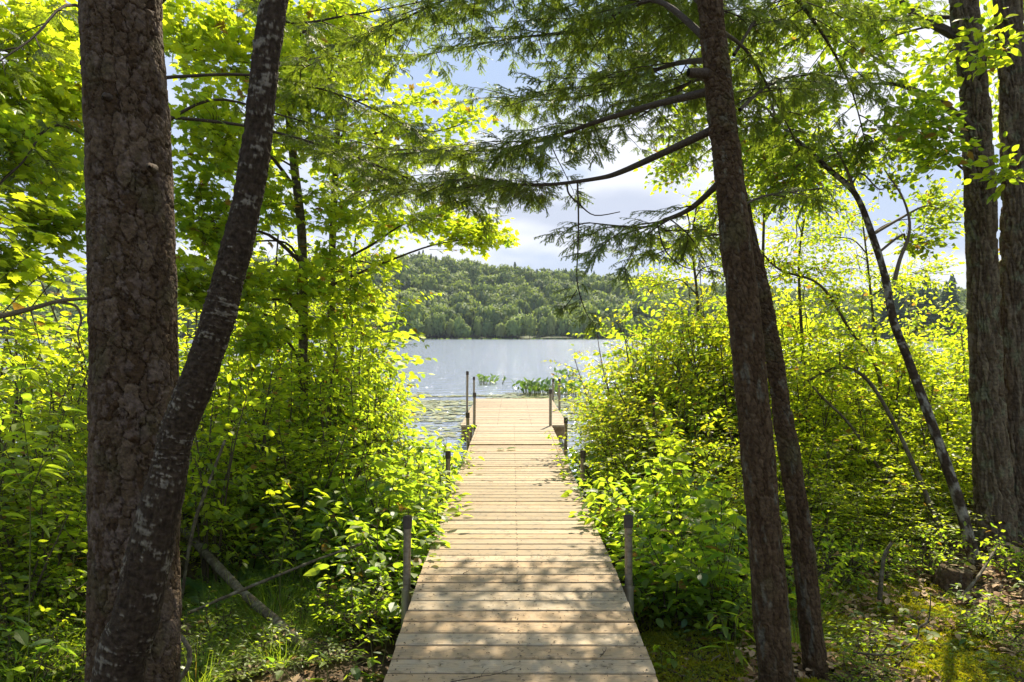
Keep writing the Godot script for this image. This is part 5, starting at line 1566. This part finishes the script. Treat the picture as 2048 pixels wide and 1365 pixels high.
# ---------------------------------------------------------------- forest floor
func make_floor() -> void:
	# fallen wood
	var logs := [
		["mossy fallen log lying across the dark mud beside the sedge", [[340, 1030, 6.4], [400, 1095, 6.0], [450, 1150, 5.6], [500, 1200, 5.3], [560, 1250, 5.0], [625, 1315, 4.75]], 0.032, 0.030],
		["thin bare branch lying slantwise above the fallen log", [[375, 1228, 5.0], [450, 1195, 5.1], [560, 1150, 5.2], [640, 1118, 5.3], [725, 1088, 5.4]], 0.011, 0.007],
		["curved dead stick rising from the moss beside the low bushes", [[1700, 1305, 4.5], [1790, 1310, 4.5], [1832, 1280, 4.5], [1840, 1255, 4.5], [1858, 1240, 4.5], [1862, 1190, 4.5]], 0.007, 0.004],
		["pale dead sapling stem standing crooked on the mossy bank", [[1760, 1200, 5.6], [1764, 1150, 5.6], [1770, 1110, 5.6], [1785, 1085, 5.6]], 0.018, 0.012],
		["dead stick propped on the litter near the twin trunks", [[1920, 1200, 5.6], [1960, 1150, 5.8], [1985, 1110, 6.0], [2000, 1085, 6.2]], 0.012, 0.008],
		["pale root-like dead branch curling at the foot of the leaning trunk", [[350, 1370, 4.2], [375, 1335, 4.2], [378, 1300, 4.25], [362, 1275, 4.3], [350, 1262, 4.3]], 0.013, 0.008],
		["slanting dead stem behind the leaning trunk and fallen log", [[362, 1200, 5.6], [385, 1060, 5.6], [420, 960, 5.7], [450, 880, 5.8]], 0.014, 0.008],
	]
	for i in logs.size():
		var q: Array = logs[i]
		var pts := path_at(q[1])
		var b: Vector3 = pts[0]
		var o := thing("fallen_log" if i == 0 else "dead_branch", q[0], "log" if i == 0 else "branch", b)
		var tm := trunk_mesh(smooth_path(local(pts, b), 5), [q[2], q[3]], 26, 0.016, "smooth", 300 + i)
		part("wood", tm, M.bark, o)
	# moss cushions
	var moss_protos := []
	for k in 3:
		var L := Leaves.new(M.moss)
		for i in 2600:
			var r := sqrt(rng.randf())
			var a := rnd(0, TAU)
			var p := Vector3(cos(a) * r, 0, sin(a) * r)
			var lump := 0.5 + 0.5 * noise_b.get_noise_2d(p.x * 220.0 + k * 300.0, p.z * 220.0)
			p.y = 0.22 * (1.0 - r * r) * (0.35 + lump)
			var s := rnd(0.02, 0.042)
			var u := Vector3(rnd(-1, 1), rnd(0.6, 1.6), rnd(-1, 1)).normalized() * s
			for j in 2:
				var w := Vector3(rnd(-1, 1), rnd(-0.2, 0.2), rnd(-1, 1)).normalized() * s * 0.6
				L.tones[tone(2.0 + noise_b.get_noise_2d(p.x * 90.0, p.z * 90.0) * 3.0)].append_array([p - w, p + u + w * 0.3, p + w])
		moss_protos.append(L.mesh())
	var spots := [[1350, 5.2, 0.30], [1320, 4.9, 0.28], [1400, 4.85, 0.34], [1340, 4.45, 0.36], [1420, 4.3, 0.40], [1470, 4.6, 0.3], [1380, 4.15, 0.38], [1500, 4.9, 0.28], [1720, 5.3, 0.34], [1780, 5.1, 0.4], [1850, 5.3, 0.42], [1820, 4.8, 0.4], [1900, 4.9, 0.36], [1950, 5.4, 0.3], [1700, 5.9, 0.42], [1760, 5.9, 0.44], [1830, 6.0, 0.4], [1880, 4.4, 0.36], [2000, 4.7, 0.34], [2040, 4.4, 0.36], [1960, 4.4, 0.26], [1660, 4.7, 0.3], [1780, 4.5, 0.3], [1620, 5.4, 0.3], [2030, 5.4, 0.3], [1280, 5.6, 0.26], [1440, 5.5, 0.3], [450, 5.4, 0.24], [500, 5.0, 0.2], [1550, 4.3, 0.25], [1640, 4.2, 0.22], [1730, 6.6, 0.4], [1690, 5.3, 0.3]]
	for q in spots:
		var p := on_ground(q[0], q[1])
		var o := thing("moss_cushion", ("broad " if q[2] > 0.35 else "small ") + "yellow-green moss cushion " + beside(p), "moss", p + Vector3(0, -0.01, 0), rnd(0, TAU), "moss by the log" if q[0] < 1000 else "moss on the hemlock side")
		var m := part("moss", moss_protos[rng.randi() % 3], null, o, true)
		m.scale = Vector3(q[2] * rnd(0.9, 1.3), 0.32 * rnd(0.8, 1.3), q[2] * rnd(0.8, 1.1))
	# leaf litter and twigs
	var litter := Leaves.new(M.dead)
	for i in 14000:
		var x := rnd(-7.0, 7.0)
		var d := rnd(2.5, 10.0)
		if absf(x - 0.04) < 0.66:
			continue
		var p := Vector3(x, ground_y(x, -d) + rnd(0.004, 0.03), -d)
		var k: Array = LEAF.ovate if rng.randf() < 0.6 else LEAF.maple
		litter.add(rng.randi() % 3, leaf_xf(p, Vector3(rnd(-1, 1), rnd(-0.2, 0.3), rnd(-1, 1)), Vector3.UP + rvec() * 0.45, rnd(0.03, 0.085)), k[rng.randi() % k.size()])
	for i in 6500:
		var q := on_ground(rnd(1480.0, 2150.0), rnd(4.0, 7.0))
		if noise_b.get_noise_2d(q.x * 60.0, q.z * 60.0) < 0.0:
			continue
		litter.add(rng.randi() % 2, leaf_xf(q + Vector3(0, rnd(0.006, 0.085), 0), Vector3(rnd(-1, 1), rnd(-0.2, 0.3), rnd(-1, 1)), Vector3.UP + rvec() * 0.5, rnd(0.035, 0.09)), LEAF.ovate[rng.randi() % 3])
	var lo := part("leaf_litter", litter.mesh(), null, self, true)
	tag(lo, "brown fallen leaves strewn over the forest floor", "leaves")
	var sticks := Tubes.new()
	for i in 900:
		var x := rnd(-6.0, 6.5)
		var d := rnd(3.0, 9.0)
		if absf(x - 0.04) < 0.75:
			continue
		var a := rnd(0, TAU)
		sticks.add(bend(Vector3(x, ground_y(x, -d) + rnd(0.005, 0.05), -d), Vector3(cos(a), rnd(-0.1, 0.25), sin(a)), rnd(0.08, 0.4), 0.1, 4, 0.15), taper(5, rnd(0.0018, 0.005), 0.001), 4)
	var so := part("stick_litter", sticks.mesh(), M.pale_limb, self, true)
	tag(so, "thin dead sticks scattered over the forest floor", "sticks")
	var herbs := Leaves.new(M.button)
	var herb_stems := Tubes.new()
	for i in 1500:
		var x := rnd(-6.0, 7.0)
		var d := rnd(3.6, 9.5)
		if absf(x - 0.04) < 0.72:
			continue
		var p := Vector3(x, ground_y(x, -d), -d)
		if noise_b.get_noise_2d(x * 40.0, d * 40.0) < -0.1:
			continue
		var h := rnd(0.05, 0.18)
		herb_stems.add([p, p + Vector3(rnd(-0.02, 0.02), h, rnd(-0.02, 0.02))], [0.0018, 0.001], 3)
		for k in 5:
			var a := TAU * k / 5.0 + rnd(-0.4, 0.4)
			herbs.add(tone(2.0), leaf_xf(p + Vector3(0, h * rnd(0.6, 1.0), 0), Vector3(cos(a), rnd(-0.1, 0.3), sin(a)), Vector3.UP + rvec() * 0.35, rnd(0.03, 0.07)), LEAF.ovate[rng.randi() % 3])
	var ho := thing("seedlings", "small green seedlings covering the forest floor", "seedlings")
	ho.set_meta("kind", "stuff")
	part("leaves", herbs.mesh(), null, ho, true)
	part("stems", herb_stems.mesh(), M.green_stem, ho, true)
	# old stump on the bank
	var b := on_ground(1905, 6.0)
	var stump := thing("mossy_stump", "small dark mossy stump at the foot of the crooked birch", "stump", b)
	part("stump", trunk_mesh([Vector3(0, -0.1, 0), Vector3(0.01, 0.06, 0), Vector3(0.03, 0.15, 0.0), Vector3(0.03, 0.17, 0.0)], [0.17, 0.14, 0.11, 0.02], 50, 0.010, "scaly", 401), M.bark, stump)

# ---------------------------------------------------------------- water plants
func make_water_plants() -> void:
	var pads := Leaves.new(M.pad)
	var disc := PackedVector3Array()
	for k in 9:
		var a0 := 0.25 + (TAU - 0.5) * k / 9.0
		var a1 := 0.25 + (TAU - 0.5) * (k + 1) / 9.0
		disc.append_array([Vector3.ZERO, Vector3(sin(a0), 0, cos(a0)), Vector3(sin(a1), 0, cos(a1))])
	for i in 14000:
		var d := 13.5 + 12.0 * sqrt(rng.randf())
		var x := rnd(-9.0, 6.5)
		if absf(x - 0.04) < 0.9 and d < 18.7:
			continue
		if noise_b.get_noise_2d(x * 14.0, d * 30.0) < -0.28 + 0.5 * smoothstep(20.5, 25.5, d):
			continue
		pads.add(rng.randi() % 3, leaf_xf(Vector3(x, WATER + 0.012 + rnd(0, 0.012), -d), Vector3(rnd(-1, 1), 0, rnd(-1, 1)), Vector3.UP + rvec() * 0.06, rnd(0.05, 0.115)), disc)
	var po := part("lily_pads", pads.mesh(), null, self, true)
	tag(po, "floating lily pads covering the shallow water round the dock", "lily pads")
	var groups := [["clump of arrow-leaved plants standing in the water beside the dock", [[1042, 1110, 24.6, 40, 0.55], [1120, 1175, 24.0, 26, 0.6]]], ["small tuft of arrow-leaved plants in open water beyond the dock", [[968, 984, 30.0, 9, 0.4]]], ["sparse line of arrow-leaved plants farther out in the lake", [[1112, 1150, 34.0, 16, 0.45]]], ["thin scattered reed stems in open water beyond the slim post", [[952, 1000, 30.5, 8, 0.3]]]]
	for g in groups:
		for seg in g[1]:
			for i in int(seg[3] / 3.0) + 1:
				var px := rnd(seg[0], seg[1])
				var d: float = seg[2] + rnd(-0.5, 0.5)
				var base := Vector3((px - 1024.0) / FOCAL * d, WATER, -d)
				var o := thing("pickerelweed", g[0], "water plant", base, 0.0, g[0].replace("clump", "clumps").substr(0, 50))
				for k in 8:
					var top: Vector3 = Vector3(rnd(-0.3, 0.3), seg[4] * rnd(0.15, 0.75), rnd(-0.3, 0.3))
					var tb := Tubes.new()
					tb.add([Vector3(top.x * 0.3, -0.3, top.z * 0.3), top], [0.007, 0.005], 5)
					part("stalk", tb.mesh(), M.green_stem, o)
					leaf_part(o, top, Vector3(rnd(-1, 1), 0.8, rnd(-1, 1)), Vector3(rnd(-1, 1), 0.3, rnd(-1, 1)), rnd(0.14, 0.22), "ovate", M.water_leaf[tone(1.5)])

func _ready() -> void:
	rng.seed = 20240
	noise_a.seed = 3
	noise_a.frequency = 0.05
	noise_b.seed = 8
	noise_b.frequency = 0.02
	var t0 := Time.get_ticks_msec()
	make_view()
	make_materials()
	make_leaves()
	make_sprays()
	print("materials ", Time.get_ticks_msec() - t0)
	make_setting()
	make_far_shore()
	print("setting ", Time.get_ticks_msec() - t0)
	make_dock()
	print("dock ", Time.get_ticks_msec() - t0)
	make_near_trees()
	make_wood_behind()
	print("trees ", Time.get_ticks_msec() - t0)
	make_undergrowth()
	make_leaf_plants()
	print("shrubs ", Time.get_ticks_msec() - t0)
	make_floor()
	make_water_plants()
	print("all ", Time.get_ticks_msec() - t0)
